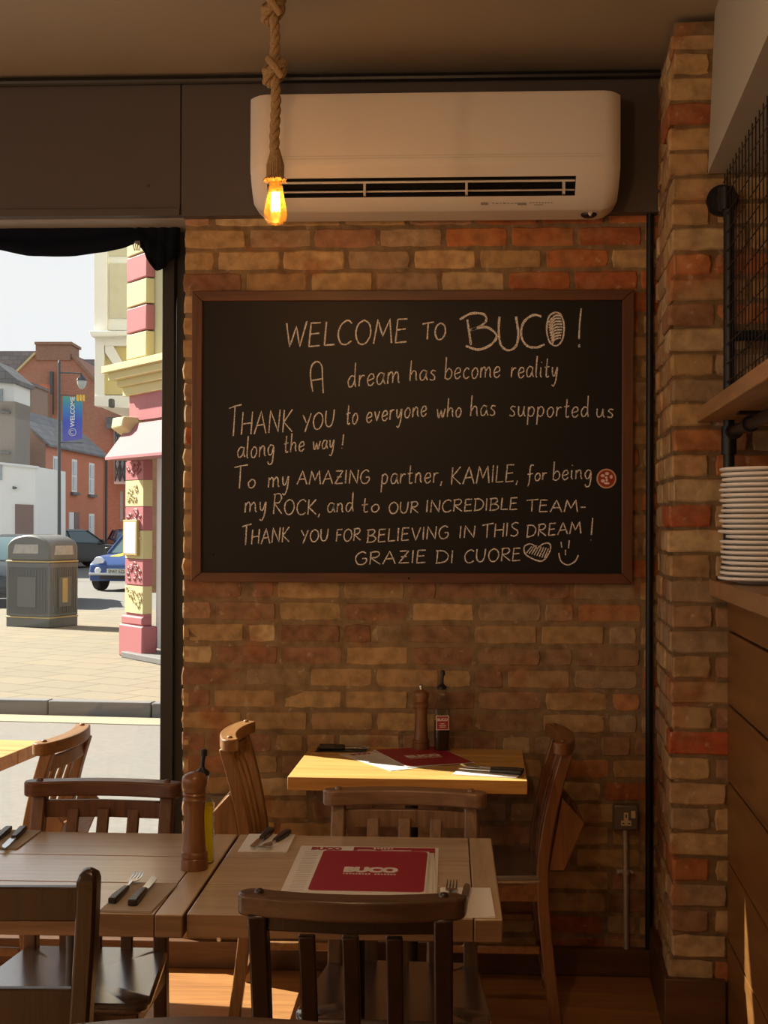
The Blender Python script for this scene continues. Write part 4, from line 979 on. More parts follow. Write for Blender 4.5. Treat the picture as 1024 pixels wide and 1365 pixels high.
# ------------------------------------------------------------------ chairs
TOP = 0.862
def stile_path(x, splay=0.0, top=TOP-0.03):
    return [(x, -0.215, 0.0), (x, -0.188, 0.22), (x, -0.172, 0.44), (x*(1+splay*.3), -0.186, 0.58), (x*(1+splay), -0.215, 0.72), (x*(1+splay*1.3), -0.248, top)]
def church_chair(label, wv, wh, seat, loc, rz, book_box=False, group='slat-back wooden chairs', stilex=0.165, rail=(0.790, 0.044)):
    t = thing('dining_chair', label, 'chair', loc, rz, group)
    # shaped seat
    out = []
    for (cx, cy, r, a0) in ((0.165, 0.155, 0.05, 0), (-0.165, 0.155, 0.05, 90), (-0.162, -0.165, 0.02, 180), (0.162, -0.165, 0.02, 270)):
        for k in range(7): q = R(a0+15*k); out.append((cx+r*math.cos(q), cy+r*math.sin(q)+(0.012*(1-abs(cx+r*math.cos(q))/0.215) if cy > 0 else 0)))
    s = MB(); n = len(out); rings = []
    for (sc, z) in ((0.97, 0.428), (1.0, 0.436), (1.0, 0.450), (0.975, 0.4565)):
        rings += [(x*sc, y*sc, z) for x, y in out]
    rings += [(x*0.55, y*0.55, 0.452) for x, y in out]; rings.append((0, 0, 0.451))
    fs = [tuple(range(n))[::-1]]
    for k in range(4): fs += [(k*n+i, k*n+(i+1) % n, (k+1)*n+(i+1) % n, (k+1)*n+i) for i in range(n)]
    fs += [(4*n+i, 4*n+(i+1) % n, 5*n) for i in range(n)]
    s.add(rings, fs); s.build('seat', seat, t, angle=50)
    for sx in (-1, 1):
        MB().tube(smooth_path(stile_path(sx*stilex), 4), 1.0, rect=(0.034, 0.036)).build('leg', wv, t, bevel=0.004)
        MB().tube([(sx*0.175, 0.165, 0), (sx*0.172, 0.160, 0.43)], [0.82, 1.0], rect=(0.037, 0.037)).build('leg', wv, t, bevel=0.004)
        MB().box((sx*0.170-0.009, -0.165, 0.215), (sx*0.170+0.009, 0.15, 0.24)).build('stretcher', wh, t, bevel=0.004)
        MB().box((sx*0.170-0.010, -0.165, 0.375), (sx*0.170+0.010, 0.15, 0.43)).build('seat_rail', wh, t, bevel=0.003)
    MB().box((-0.155, 0.150, 0.26), (0.155, 0.168, 0.285)).build('stretcher', wh, t, bevel=0.004)
    MB().box((-0.155, -0.192, 0.13), (0.155, -0.174, 0.155)).build('stretcher', wh, t, bevel=0.004)
    MB().box((-0.155, 0.150, 0.375), (0.155, 0.170, 0.43)).build('seat_rail', wh, t, bevel=0.003)
    MB().box((-0.155, -0.180, 0.385), (0.155, -0.162, 0.43)).build('seat_rail', wh, t, bevel=0.003)
    # curved top rail, flat on top with rounded ends and two plugs
    rl = MB(); N = 20; ins, outs = [], []
    hw, half = 0.0265, 0.203
    cl = []
    for k in range(N+1):
        u = -half+0.026+(2*half-0.052)*k/N; cl.append((u, -0.258+0.036*(u/half)**2))
    pl_ = []
    for k in range(N+1): pl_.append((cl[k][0], cl[k][1]-hw))
    for k in range(1, 8): q = R(-90+180*k/8); pl_.append((cl[-1][0]+hw*math.cos(q), cl[-1][1]+hw*math.sin(q)))
    for k in range(N, -1, -1): pl_.append((cl[k][0], cl[k][1]+hw))
    for k in range(1, 8): q = R(90+180*k/8); pl_.append((cl[0][0]+hw*math.cos(q), cl[0][1]+hw*math.sin(q)))
    n = len(pl_); rl.add([(x, y, TOP-0.038) for x, y in pl_]+[(x, y, TOP) for x, y in pl_], [(i, (i+1) % n, n+(i+1) % n, n+i) for i in range(n)])
    m_ = N+1
    # caps as quads along the bar so the bevel stays clean
    rl.f += [tuple(range(n))[::-1], tuple(range(n, 2*n))]; rl.m += [0, 0]; rl.tone += [None, None]
    top = rl.build('top_rail', wh, t, bevel=0.005, seg=3)
    for sx in (-1, 1):
        MB().lathe([(0.009, TOP-0.002), (0.0088, TOP+0.003), (0.006, TOP+0.006), (0.001, TOP+0.007)], (sx*stilex, -0.234, 0), 14).build('peg', wv, top, angle=80)
    # second rail under the top rail, and slats to the seat
    MB().tube([(-0.155, -0.2385, rail[0]), (0, -0.252, rail[0]), (0.155, -0.2385, rail[0])], 1.0, rect=(0.016, rail[1])).build('back_rail', wv, t, bevel=0.003)
    for u in (-0.078, 0.0, 0.078):
        MB().tube(smooth_path([(u, -0.172, 0.43), (u, -0.180, 0.56), (u, -0.212, 0.70), (u, -0.243, 0.79)], 4), 1.0, rect=(0.030, 0.013)).build('slat', wv, t, bevel=0.003)
    if book_box:
        bx = thing('book_box', '', '', (0, 0, 0)); del bx['label']; del bx['category']; bx.parent = t
        for sx in (-1, 1):
            MB().prism([(sx*0.165-0.007, -0.232, 0.69), (sx*0.165-0.007, -0.300, 0.615), (sx*0.165-0.007, -0.238, 0.47), (sx*0.165-0.007, -0.192, 0.47)], (0.014, 0, 0)).build('cheek', wv, bx, bevel=0.002)
        MB().prism([(-0.158, -0.300, 0.618), (-0.158, -0.288, 0.618), (-0.158, -0.226, 0.475), (-0.158, -0.238, 0.472)], (0.316, 0, 0)).build('back_panel', wh, bx, bevel=0.002)
        MB().box((-0.158, -0.232, 0.472), (0.158, -0.19, 0.484)).build('base_panel', wh, bx)
    return t
church_chair('dark brown slat-back chair with pegged curved rail tucked under the menu table', MT['dark'], MT['dark_h'], MT['seat'], (-0.167, -1.925, 0), R(-1), rail=(0.811, 0.028))
church_chair('dark brown slat-back chair whose rail just shows along the bottom edge', MT['dark'], MT['dark_h'], MT['seat'], (-0.30, -3.03, 0), R(183), rail=(0.811, 0.028))
church_chair('mid brown slat-back chair between the menu table and the sunlit pine table', MT['mid'], MT['mid_h'], MT['seat'], (-0.112, -1.468, 0), R(178.5))
church_chair('mid brown slat-back chair behind the oil bottle table with its back to the window', MT['chair'], MT['chair_h'], MT['seat'], (-0.880, -1.405, 0), R(180))
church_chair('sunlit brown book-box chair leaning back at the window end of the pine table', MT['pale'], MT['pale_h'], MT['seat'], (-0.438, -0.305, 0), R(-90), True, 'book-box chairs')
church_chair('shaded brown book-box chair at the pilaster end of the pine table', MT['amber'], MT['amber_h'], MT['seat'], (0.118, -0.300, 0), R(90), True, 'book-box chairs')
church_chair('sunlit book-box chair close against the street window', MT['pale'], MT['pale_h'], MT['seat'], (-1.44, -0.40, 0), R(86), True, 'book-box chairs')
# ladder-back chair with round-topped posts at the left
lc = thing('ladder_back_chair', 'very dark chair with round-topped posts and wide back rails at the lower left', 'chair', (-0.845, -2.0, 0), R(0))
for sx in (-1, 1):
    p = [(sx*0.172, -0.20, 0), (sx*0.176, -0.185, 0.22), (sx*0.182, -0.175, 0.44), (sx*0.196, -0.19, 0.62), (sx*0.213, -0.215, 0.80), (sx*0.221, -0.232, 0.90)]
    q = MB(); q.tube(smooth_path(p, 4)+[(sx*0.2225, -0.235, 0.912), (sx*0.2235, -0.236, 0.920)], [1.0]*21+[0.82, 0.4], rect=(0.036, 0.040)); q.build('leg', MT['dark'], lc, bevel=0.008, seg=3)
    MB().tube([(sx*0.19, 0.17, 0), (sx*0.185, 0.165, 0.43)], [0.85, 1.0], rect=(0.038, 0.038)).build('leg', MT['dark'], lc, bevel=0.004)
    MB().box((sx*0.18-0.01, -0.17, 0.2), (sx*0.18+0.01, 0.16, 0.225)).build('stretcher', MT['dark'], lc, bevel=0.004)
for (z0, z1, y) in ((0.826, 0.886, -0.222), (0.618, 0.700, -0.196)):
    q = MB(); q.tube([(-0.21, y, (z0+z1)/2), (0, y-0.012, (z0+z1)/2), (0.21, y, (z0+z1)/2)], 1.0, rect=(0.018, z1-z0)); q.build('back_rail', MT['dark'], lc, bevel=0.003)
q = MB(); q.prism([(-0.18, -0.19, 0.43), (0.18, -0.19, 0.43), (0.215, 0.19, 0.43), (-0.215, 0.19, 0.43)], (0, 0, 0.025)); q.build('seat', MT['seat'], lc, bevel=0.008)
q = MB(); q.box((-0.17, 0.155, 0.37), (0.17, 0.172, 0.43)); q.build('seat_rail', MT['dark'], lc, bevel=0.003)

# ------------------------------------------------------------------ things on the tables
def pepper_mill(label, loc, H, knob=False):
    t = thing('pepper_mill', label, 'pepper mill', loc)
    s = H/0.215
    b_ = MB(); b_.lathe([(r*s, z*s) for r, z in [(0.0300, 0), (0.0308, 0.004), (0.0300, 0.024), (0.0285, 0.026), (0.0300, 0.029), (0.0300, 0.036), (0.0265, 0.040), (0.0243, 0.060), (0.0222, 0.095), (0.0213, 0.115), (0.0225, 0.138), (0.0238, 0.150), (0.0262, 0.154), (0.0240, 0.158), (0.0240, 0.161), (0.0262, 0.165), (0.0238, 0.169)]], (0, 0, 0), 32)
    b_.build('body', MT['mill'], t, angle=25)
    c = MB(); c.lathe([(r*s, z*s) for r, z in [(0.0235, 0.1695), (0.0250, 0.172), (0.0235, 0.177), (0.0262, 0.184), (0.0282, 0.193), (0.0272, 0.201), (0.0225, 0.208), (0.012, 0.213), (0.001, 0.215)]], (0, 0, 0), 32)
    c.build('cap', MT['mill'], t, angle=60)
    if knob: MB().lathe([(0.006, H-0.003), (0.007, H+0.004), (0.008, H+0.010), (0.005, H+0.015), (0.001, H+0.016)], (0, 0, 0), 14).build('knob', MT['steel'], t, angle=60)
    return t
pm = onZ(259, 1158, ZT)
pepper_mill('tall turned wooden pepper mill in front of the yellow oil bottle', (pm.x, pm.y, ZT), 0.213)
pf_ = onZ(562, 994, ZT); pepper_mill('small turned wooden pepper mill with metal knob on the pine table', (pf_.x, max(-0.10, min(-0.085, pf_.y)), ZT), 0.205, True)
def bottle(label, loc, liquid, level, H=0.205, lab=False, rz=0, zs=1.0):
    t = thing('oil_bottle', label, 'bottle', loc, rz); t.scale = (1, 1, zs)
    w_ = 0.0265
    prof = [(w_-0.003, 0.0), (w_, 0.004), (w_, 0.130), (w_*0.95, 0.142), (w_*0.75, 0.158), (0.0135, 0.172), (0.0125, 0.200), (0.0145, 0.202), (0.0145, 0.209), (0.0125, 0.210)]
    MB().lathe(prof, (0, 0, 0), 40, sq=5, capt=False).build('glass_body', MT['bottle'], t, angle=40)
    MB().lathe([(w_-0.0055, 0.004), (w_-0.0025, 0.007), (w_-0.0025, level-0.001), (w_-0.003, level)], (0, 0, 0), 40, sq=5).build('liquid', liquid, t, angle=40)
    sp = MB(); sp.lathe([(0.0125, 0.206), (0.0155, 0.208), (0.0165, 0.214), (0.013, 0.219), (0.007, 0.223), (0.0055, 0.226)], (0, 0, 0), 20)
    sp.tube([(0, 0, 0.222), (0.0015, 0, 0.245), (0.004, 0, 0.262)], [0.0048, 0.0045, 0.0052], 12); sp.lathe([(0.0072, 0.253), (0.0075, 0.266), (0.004, 0.270)], (0.0035, 0, 0), 12)
    sp.build('pourer', MT['black'], t, angle=40)
    if lab:
        y = -w_-0.0006
        lb = MB().box((-0.022, y, 0.074), (0.022, y+0.0006, 0.122)).build('label', MT['logo'], t, smooth=False)
        q = MB().box((-0.0195, y-0.0005, 0.0765), (0.0195, y, 0.1195)); q.build('label_print', MT['red'], lb, smooth=False)
        q = MB(); add_text(q, 'BUCO', 0.0125, (0, y-0.0008, 0.108), (1, 0, 0), (0, 0, 1), 0.0006)
        for k, (ww, zz) in enumerate(((0.014, 0.094), (0.024, 0.088), (0.02, 0.083))): q.box((-ww/2, y-0.0008, zz), (ww/2, y-0.0005, zz+0.0022))
        q.build('label_lettering', MT['logo'], lb, smooth=False)
    return t
bo_ = onZ(266, 1150, ZT)
bottle('glass bottle of yellow olive oil with black pourer behind the tall pepper mill', (pm.x+0.006, pm.y+0.058, ZT), MT['oil'], 0.137, rz=R(12), zs=0.935)
pb_ = onZ(589, 996, ZT); bottle('dark vinegar bottle with a small red label on the pine table', (pb_.x, -0.095, ZT), MT['vinegar'], 0.10, lab=True, rz=R(6))

def napkin(label, loc, w_, h_, rz, mat, z=ZT, name='napkin', cat='napkin', layers=2):
    q = MB()
    for k in range(layers): e = 0.002*k; q.box((-w_/2+e, -h_/2+e*1.5, 0.0004+0.0016*k), (w_/2-e*0.5, h_/2-e, 0.0018+0.0016*k))
    o = q.build(name, mat, bevel=0.0005); o.location = (loc[0], loc[1], z); o.rotation_euler = (0, 0, rz)
    return tag(o, label, cat)
def fork(label, a, b_, z, L=0.205, mat='handle', tilt=0.0):
    """handle end at a, pointing towards b_"""
    rz = math.atan2(b_[1]-a[1], b_[0]-a[0])-PI/2
    t = thing('fork', label, 'fork', (a[0], a[1], z), rz)
    hl = L*0.52
    h_ = MB(); h_.tube([(0, 0.0, 0.0065), (0, hl*0.3, 0.007), (0, hl, 0.006)], [1.0, 1.05, 0.75], rect=(0.017, 0.011)); h_.build('handle', MT[mat], t, bevel=0.003, seg=3)
    q = MB(); q.tube([(0, hl-0.002, 0.006), (0, hl+0.018, 0.0065), (0, hl+0.035, 0.008)], [1.0, 0.7, 1.0], rect=(0.007, 0.004))
    ys = hl+0.032; q.prism([(-0.005, ys, 0.0065), (0.005, ys, 0.0065), (0.0115, ys+0.014, 0.006), (0.0115, ys+0.026, 0.0055), (-0.0115, ys+0.026, 0.0055), (-0.0115, ys+0.014, 0.006)], (0, 0, 0.002))
    for k in range(4): x = -0.0098+0.00653*k; q.tube([(x, ys+0.024, 0.0065), (x, ys+0.045, 0.007), (x*0.97, L, 0.012)], [1, 0.9, 0.5], rect=(0.0032, 0.002))
    q.build('tines', MT['steel'], t, angle=40)
    return t
def knife(label, a, b_, z, L=0.215, mat='handle'):
    rz = math.atan2(b_[1]-a[1], b_[0]-a[0])-PI/2
    t = thing('steak_knife', label, 'knife', (a[0], a[1], z), rz)
    hl = L*0.50
    h_ = MB(); h_.tube([(0, 0.0, 0.0065), (0, hl*0.4, 0.007), (0, hl, 0.0065)], [1.05, 1.0, 0.8], rect=(0.018, 0.012)); h_.build('handle', MT[mat], t, bevel=0.003, seg=3)
    q = MB(); pts = [(-0.006, hl, 0.0055), (0.006, hl, 0.0055)]
    for k in range(8): y = hl+0.012+k*0.009; pts += [(0.0095, y, 0.0055), (0.0082, y+0.0045, 0.0055)]
    pts += [(0.004, L-0.008, 0.0055), (-0.004, L, 0.0055), (-0.0065, L-0.02, 0.0055)]
    q.prism(pts, (0, 0, 0.0016)); q.build('blade', MT['steel'], t, smooth=False)
    return t
def zp(px, py, z=ZT): q = onZ(px, py, z); return (q.x, q.y)
# setting on the left table, near edge
napkin('tan folded napkin at the near edge of the oil bottle table', (-0.620, -1.868), 0.105, 0.205, R(-3), MT['napkin_tan'])
fork('dark-handled fork on the tan napkin at the near table edge', zp(149, 1208), zp(190, 1168), ZT+0.004, 0.20)
knife('dark-handled steak knife on the tan napkin at the near table edge', zp(176, 1211), zp(209, 1172), ZT+0.004, 0.20)
# setting at the far left corner
napkin('tan napkin at the far left corner of the oil bottle table', (-1.047, -1.405), 0.105, 0.185, R(0), MT['napkin_tan'])
fork('dark-handled fork on the far left napkin', (zp(18, 1105)[0], -1.325), zp(-14, 1133), ZT+0.004, 0.20)
knife('dark-handled steak knife on the far left napkin, handle towards the window', (zp(36, 1106)[0], -1.325), zp(8, 1133), ZT+0.004, 0.20)
# setting at the far left corner of the menu table
napkin('white napkin at the far corner of the menu table beside the leaning chair', (-0.425, -1.402), 0.115, 0.17, R(0), MT['napkin'])
fork('fork with its tines towards the camera on the far corner napkin of the menu table', (-0.386, -1.315), zp(352, 1136), ZT+0.004, 0.185)
knife('steak knife beside the fork on the far corner napkin of the menu table', (-0.430, -1.300), zp(338, 1134), ZT+0.004, 0.185)
# setting at the near right corner
napkin('white napkin at the near right corner of the menu table', (0.040, -1.862), 0.105, 0.205, R(1), MT['napkin'])
fork('fork with upright tines beside the menus on the near right napkin', (0.001, -1.965), (0.012, -1.73), ZT+0.004, 0.215)
knife('steak knife with a dark blade on the near right napkin', (0.024, -1.965), (0.044, -1.74), ZT+0.004, 0.21)
# pine table settings
napkin('white napkin under black-handled cutlery on the pine table', (0.125, -0.480), 0.20, 0.115, R(-14), MT['napkin'])
knife('black-handled knife lying on the front right napkin of the pine table', (0.225, -0.522), (0.02, -0.452), ZT+0.004, 0.20)
fork('black-handled fork lying behind the knife on the pine table', (0.232, -0.480), (0.03, -0.415), ZT+0.004, 0.20)
napkin('black napkin against the wall at the back corner of the pine table', (-0.355, -0.100), 0.17, 0.09, R(0), MT['black_mat'])
fork('dark fork on the black napkin against the wall', (-0.43, -0.118), (-0.25, -0.112), ZT+0.004, 0.17)
knife('dark knife on the black napkin against the wall', (-0.43, -0.085), (-0.25, -0.079), ZT+0.004, 0.17)

# menus
def menu(label, cx, cy, w_, h_, rz, z, kind, group=None, text=True):
    t = thing('menu', label, 'menu', (cx, cy, z), rz, group)
    MB().box((-w_/2, -h_/2, 0), (w_/2, h_/2, 0.0012)).build('sheet', MT['paper'], t, smooth=False)
    zt = 0.0015
    if kind == 'red':
        q = MB(); r = 0.012; m_ = 0.004; pts = []
        for (sx, sy, a0) in ((1, 1, 0), (-1, 1, 90), (-1, -1, 180), (1, -1, 270)):
            for k in range(5): a = R(a0+22.5*k); pts.append((sx*(w_/2-m_-r)+r*math.cos(a), sy*(h_/2-m_-r)+r*math.sin(a), zt))
        q.prism(pts, (0, 0, 0.0003)); q.build('red_print', MT['red'], t, smooth=False)
        q = MB(); add_text(q, 'BUCO', 0.052, (0, -0.002, zt+0.0006), (1, 0, 0), (0, 1, 0), 0.0042, 0.80)
        for k in range(17):
            if k != 9: q.box((-0.058+k*0.0068, -0.037-0.001*(k % 2), zt+0.0003), (-0.0535+k*0.0068, -0.0315+0.001*(k % 3), zt+0.0006))
        q.build('logo', MT['logo'], t, smooth=False)
    else:
        q = MB(); add_text(q, 'BUCO', 0.034, (-w_/2+0.062, h_/2-0.026, zt), (1, 0, 0), (0, 1, 0), 0.0026, 0.74); q.build('logo', MT['logo_red'], t, smooth=False)
        q = MB()
        for k in range(22):
            y = h_/2-0.06-k*0.015
            if y < -h_/2+0.01: break
            ln = 0.075*random.uniform(0.6, 1) if k % 5 else 0.05; q.box((-w_/2+0.015, y, 0.0012), (-w_/2+0.015+ln, y+0.0022, 0.0014))
        q.build('printed_lines', MT['greytext'], t, smooth=False)
        q = MB(); q.prism([(-w_/2+0.125, h_/2-0.30, zt-0.0003), (w_/2-0.008, h_/2-0.30, zt-0.0003), (w_/2-0.008, h_/2-0.006, zt-0.0003), (-w_/2+0.125, h_/2-0.006, zt-0.0003)], (0, 0, 0.0003)); q.build('red_print', MT['red'], t, smooth=False)
        q = MB()
        for k in range(6): q.box((-w_/2+0.135, h_/2-0.036-k*0.02, zt+0.0001), (-w_/2+0.135+0.05*random.uniform(.7, 1), h_/2-0.032-k*0.02, zt+0.0004)); q.box((0.03, h_/2-0.036-k*0.02, zt+0.0001), (0.03+0.07*random.uniform(.7, 1), h_/2-0.032-k*0.02, zt+0.0004))
        for k in range(6): q.box((0.010+k*0.008, h_/2-0.024, zt+0.0001), (0.0155+k*0.008, h_/2-0.012-0.002*(k % 2), zt+0.0004))
        q.build('printed_lettering', MT['logo'], t, smooth=False)
    return t
menu('white menu with red panel and red logo, lowest of the pile', -0.181, -1.622, 0.322, 0.40, R(0), ZT+0.0004, 'white', 'menus on the menu table')
for k, (cx, lab) in enumerate(((-0.153, 'plain white edged menu just above the lowest in the pile'), (-0.159, 'white edged menu in the middle of the pile'), (-0.166, 'white edged menu directly under the red-covered one'))):
    t = thing('menu', lab, 'menu', (cx, -1.655-0.004*k, ZT+0.0024+0.0014*k), R(1.2-0.8*k), 'menus on the menu table')
    MB().box((-0.127, -0.172, 0), (0.127, 0.172-0.012*k, 0.0012)).build('sheet', MT['paper'], t, smooth=False)
menu('red covered menu with a white logo, topmost of the pile', -0.165, -1.655, 0.246, 0.338, R(-0.5), ZT+0.0068, 'red', 'menus on the menu table')
menu('half sunlit white menu lying under the red one on the pine table', -0.165, -0.268, 0.235, 0.325, R(33), ZT+0.0004, 'white', 'menus on the pine table')
menu('red covered menu on the pine table', -0.080, -0.222, 0.230, 0.325, R(22), ZT+0.0034, 'red', 'menus on the pine table')

# ------------------------------------------------------------------ the street
ZG = -0.12
road = struct(MB().box((-60, 0.30, ZG-0.1), (45, 140, ZG)).build('road', MT['asphalt'], smooth=False))
k0, k1 = onZ(0, 933, 0), onZ(215, 938, 0); kd = (k1-k0).normalized(); kn = Vector((-kd.y, kd.x, 0))
pv = MB(); a = k0-kd*45+kn*0.13; b_ = k0+kd*45+kn*0.13; far = onZ(130, 813, 0); dep = (far-a).dot(kn)
pv.prism([a+Vector((0, 0, ZG-.02)), b_+Vector((0, 0, ZG-.02)), b_+kn*dep+Vector((0, 0, ZG-.02)), a+kn*dep+Vector((0, 0, ZG-.02))], (0, 0, -ZG+.02))
struct(pv.build('pavement', MT['paving'], smooth=False))
kb = MB(); q0 = onZ(47, 940, 0)
for i in range(-16, 30):
    c = q0+kd*(i*0.92); c.z = 0; p = [c+kd*0.006, c+kd*0.914, c+kd*0.914+kn*0.14, c+kd*0.006+kn*0.14]
    off = (k0-c).dot(kn); p = [Vector((v.x, v.y, ZG-0.02))+kn*off for v in p]
    kb.prism(p, (0, 0, -ZG+0.024))
struct(kb.build('kerb', MT['kerb'], bevel=0.01))
g = MB(); a = k0-kn*0.42-kd*30; b_ = k0-kn*0.42+kd*30; a.z = b_.z = ZG; g.prism([a, b_, b_+kn*0.36, a+kn*0.36], (0, 0, 0.006)); struct(g.build('road_marking', MT['line'], smooth=False))

def onPlane(px, py, P, n):
    d = ray(px, py); return CAM+d*((P-CAM).dot(n)/d.dot(n))
# ---- striped corner shop
fa = R(-51); FD = Vector((math.cos(fa), math.sin(fa), 0)); FN = Vector((-math.sin(-fa), -math.cos(fa), 0))
FN = Vector((FD.y, -FD.x, 0)); UP = Vector((0, 0, 1))
A = onZ(163, 874, 0); A.z = 0
def T(px, py): return (onPlane(px, py, A, FN)-A).dot(FD)
def Zf(py, px=170): return onPlane(px, py, A, FN).z
shop = thing('shop_building', 'cream and rose-red corner shop with striped pillar, cornice and pink awning', 'shop', (A.x, A.y, 0))
def F(t, d, z): return FD*t+FN*d+UP*z
def fbox(mb, t0, t1, d0, d1, z0, z1, mi=0): return mb.hexa([F(t0, d0, z0), F(t1, d0, z0), F(t1, d1, z0), F(t0, d1, z0), F(t0, d0, z1), F(t1, d0, z1), F(t1, d1, z1), F(t0, d1, z1)], mi)
t0, t1 = T(168.5, 420), T(195, 420)
WD = -0.11
zc0 = Zf(526); zc1 = Zf(489)
q = MB(); fbox(q, t0+0.02, 5.0, WD-0.3, WD, zc1, 9.5); fbox(q, t0+0.02, 5.0, -5.0, WD-0.3, 3.0, 9.5); q.build('upper_wall', MT['cream_pale'], shop, smooth=False)
ys = [489, 481, 446, 411.5, 377.5, 344]; cols_ = ['pink', 'cream_pale', 'pink', 'cream_pale', 'pink', 'cream_pale']
zs_ = [Zf(y) for y in ys]; hgt = zs_[2]-zs_[1]
while len(zs_) < 14: zs_.append(zs_[-1]+hgt)
for k in range(len(zs_)-1):
    q = MB(); fbox(q, t0, t1, WD, 0, zs_[k]+0.008, zs_[k+1]-0.008); q.build('quoin', MT['pink' if k % 2 == 0 else 'cream_wall'], shop, bevel=0.012)
q = MB()
tL = T(163, 500)
for (d, za, zb_) in ((0.22, Zf(497), Zf(488)), (0.16, Zf(507), Zf(497)), (0.08, Zf(516), Zf(507)), (0.03, Zf(528), Zf(516))): fbox(q, t0-d*0.9, 5.2, WD, d, za, zb_)
q.build('cornice', MT['cream_wall'], shop, bevel=0.006)
q = MB(); fbox(q, t0+0.05, 5.0, WD-0.1, -0.02, Zf(562), zc0); q.build('fascia', MT['pink'], shop, smooth=False)
q = MB(); z_ = Zf(560); q.prism([F(t0-0.02, 0.16, z_+0.02), F(t0-0.02, 0.18, z_-0.10), F(t0-0.02, 0.02, z_-0.20), F(t0-0.02, -0.1, z_-0.42), F(t0-0.02, -0.1, z_+0.02)], FD*0.30); q.build('corbel', MT['cream_wall'], shop, bevel=0.02)
q = MB(); za, zb_ = Zf(566), Zf(611); q.prism([F(t0+0.10, 0.0, za), F(t0+0.10, 0.30, zb_), F(t0+0.10, 0.30, zb_-0.03), F(t0+0.10, 0.0, zb_-0.03)], FD*4.0); q.build('awning', MT['awning'], shop, smooth=False)
ta, tb = T(168, 700), T(191, 700)
q = MB(); fbox(q, ta, tb, WD, -0.01, 0.3, Zf(614)); q.build('pillar_core', MT['pink'], shop, smooth=False)
for (ya, yb, c) in ((616, 640, 'pink'), (641, 675, 'cream_wall'), (676, 706, 'pink'), (707, 744, 'cream_wall'), (745, 778, 'pink'), (780, 816, 'cream_wall')):
    q = MB(); fbox(q, ta-0.005, tb+0.005, WD, 0.005, Zf(yb), Zf(ya))
    for k in range(16):
        tt = random.uniform(ta+0.05, tb-0.05); zz = random.uniform(Zf(yb)+0.05, Zf(ya)-0.05); r = random.uniform(0.02, 0.045); pts = []
        for j in range(9): an = random.choice((4.5, 5.5))*j/8; pts.append(A*0+F(tt+r*(1-j/12)*math.cos(an), 0.010, zz+r*(1-j/12)*math.sin(an)))
        q.tube(pts, 0.011, 5)
    q.build('carved_block', MT[c], shop, angle=50)
q = MB(); fbox(q, T(161, 850), T(191, 850)+0.03, WD-0.05, 0.03, 0, Zf(832)); fbox(q, T(163, 850), tb+0.015, WD, 0.018, Zf(832), Zf(820)); q.build('plinth', MT['pink'], shop, bevel=0.02)
q = MB(); fbox(q, T(168.5, 716), T(187, 716), 0.005, 0.045, Zf(740), Zf(693)); mc = q.build('menu_case', MT['gold'], shop, bevel=0.006)
q = MB(); fbox(q, T(170.3, 716), T(185.5, 716), 0.045, 0.048, Zf(737), Zf(696)); q.build('menu_sheet', MT['white_paint'], mc, smooth=False)
q = MB(); fbox(q, tb, tb+0.14, WD-0.25, WD-0.05, 0.12, Zf(612)); fbox(q, tb+0.18, tb+1.1, WD-0.25, WD-0.12, 0.12, Zf(612)); q.build('door_frame', MT['white_paint'], shop, bevel=0.01)
q = MB(); fbox(q, tb+0.14, tb+0.18, WD-0.3, WD-0.2, 0.12, Zf(612)); fbox(q, tb+1.1, 5.0, WD-0.3, WD-0.2, 0.9, Zf(612)); q.build('window', MT['winglass'], shop, smooth=False)
q = MB(); fbox(q, tb+1.1, 5.0, WD-0.3, WD-0.1, 0, 0.9); q.build('stall_riser', MT['pink'], shop, smooth=False)
q = MB(); fbox(q, T(172, 874), 2.2, WD-0.3, 0.10, 0.0, 0.07); q.build('step', MT['kerb'], shop, bevel=0.01)

# ---- frontal buildings described by distance and outline
def FB(px, py, D): return onD(px, py, D)
def fpoly(mb, pts, D, depth=1.0, mi=0):
    P = [FB(x, y, D) for x, y in pts]; mb.prism(P, Vector((fwd.x, fwd.y, 0)).normalized()*depth, mi)
# white timbered bay house behind the shop
D = 17.6
bay = thing('bay_house', 'white painted house with an upper bay window and yellow timbered panels beside the shop', 'house', tuple(FB(150, 700, D)*1.0))
bay.location.z = 0
def bl_(name, mat, pts, D, depth, bev=0): 
    q = MB(); fpoly(q, pts, D, depth); q.v = [tuple(Vector(v)-Vector(bay.location)) for v in q.v]; return q.build(name, mat, bay, bevel=bev, smooth=False)
bl_('wall', MT['white_paint'], [(128, 120), (260, 120), (260, 540), (128, 540)], D+0.12, 3.0)
bl_('corner_post', MT['white_paint'], [(125, 120), (143, 120), (143, 444), (125, 444)], D, 0.15, 0.01)
bl_('sill_moulding', MT['white_paint'], [(118, 441), (200, 440), (200, 447), (122, 449)], D-0.15, 0.35, 0.02)
bl_('corner_post', MT['white_paint'], [(126, 449), (139, 449), (139, 530), (126, 530)], D, 0.15, 0.01)
bl_('plaster_panel', MT['cream_wall'], [(139, 449), (200, 449), (200, 526), (139, 526)], D+0.06, 0.08)
bl_('timber_rail', MT['white_paint'], [(139, 449), (200, 449), (200, 461), (139, 461)], D, 0.12, 0.006)
bl_('timber_brace', MT['white_paint'], [(140, 461), (151, 461), (168, 492), (158, 496), (140, 470)], D, 0.12, 0.006)
bl_('timber_rail', MT['white_paint'], [(126, 527), (178, 527), (178, 545), (126, 541)], D-0.03, 0.2, 0.01)
w_ = bl_('window', MT['white_paint'], [(143, 180), (200, 180), (200, 440), (143, 440)], D+0.06, 0.06)
for y0, y1 in ((180, 341), (351, 424)): 
    q = bl_('net_curtain', MT['curtain'], [(146, y0), (200, y0), (200, y1), (146, y1)], D+0.04, 0.03)
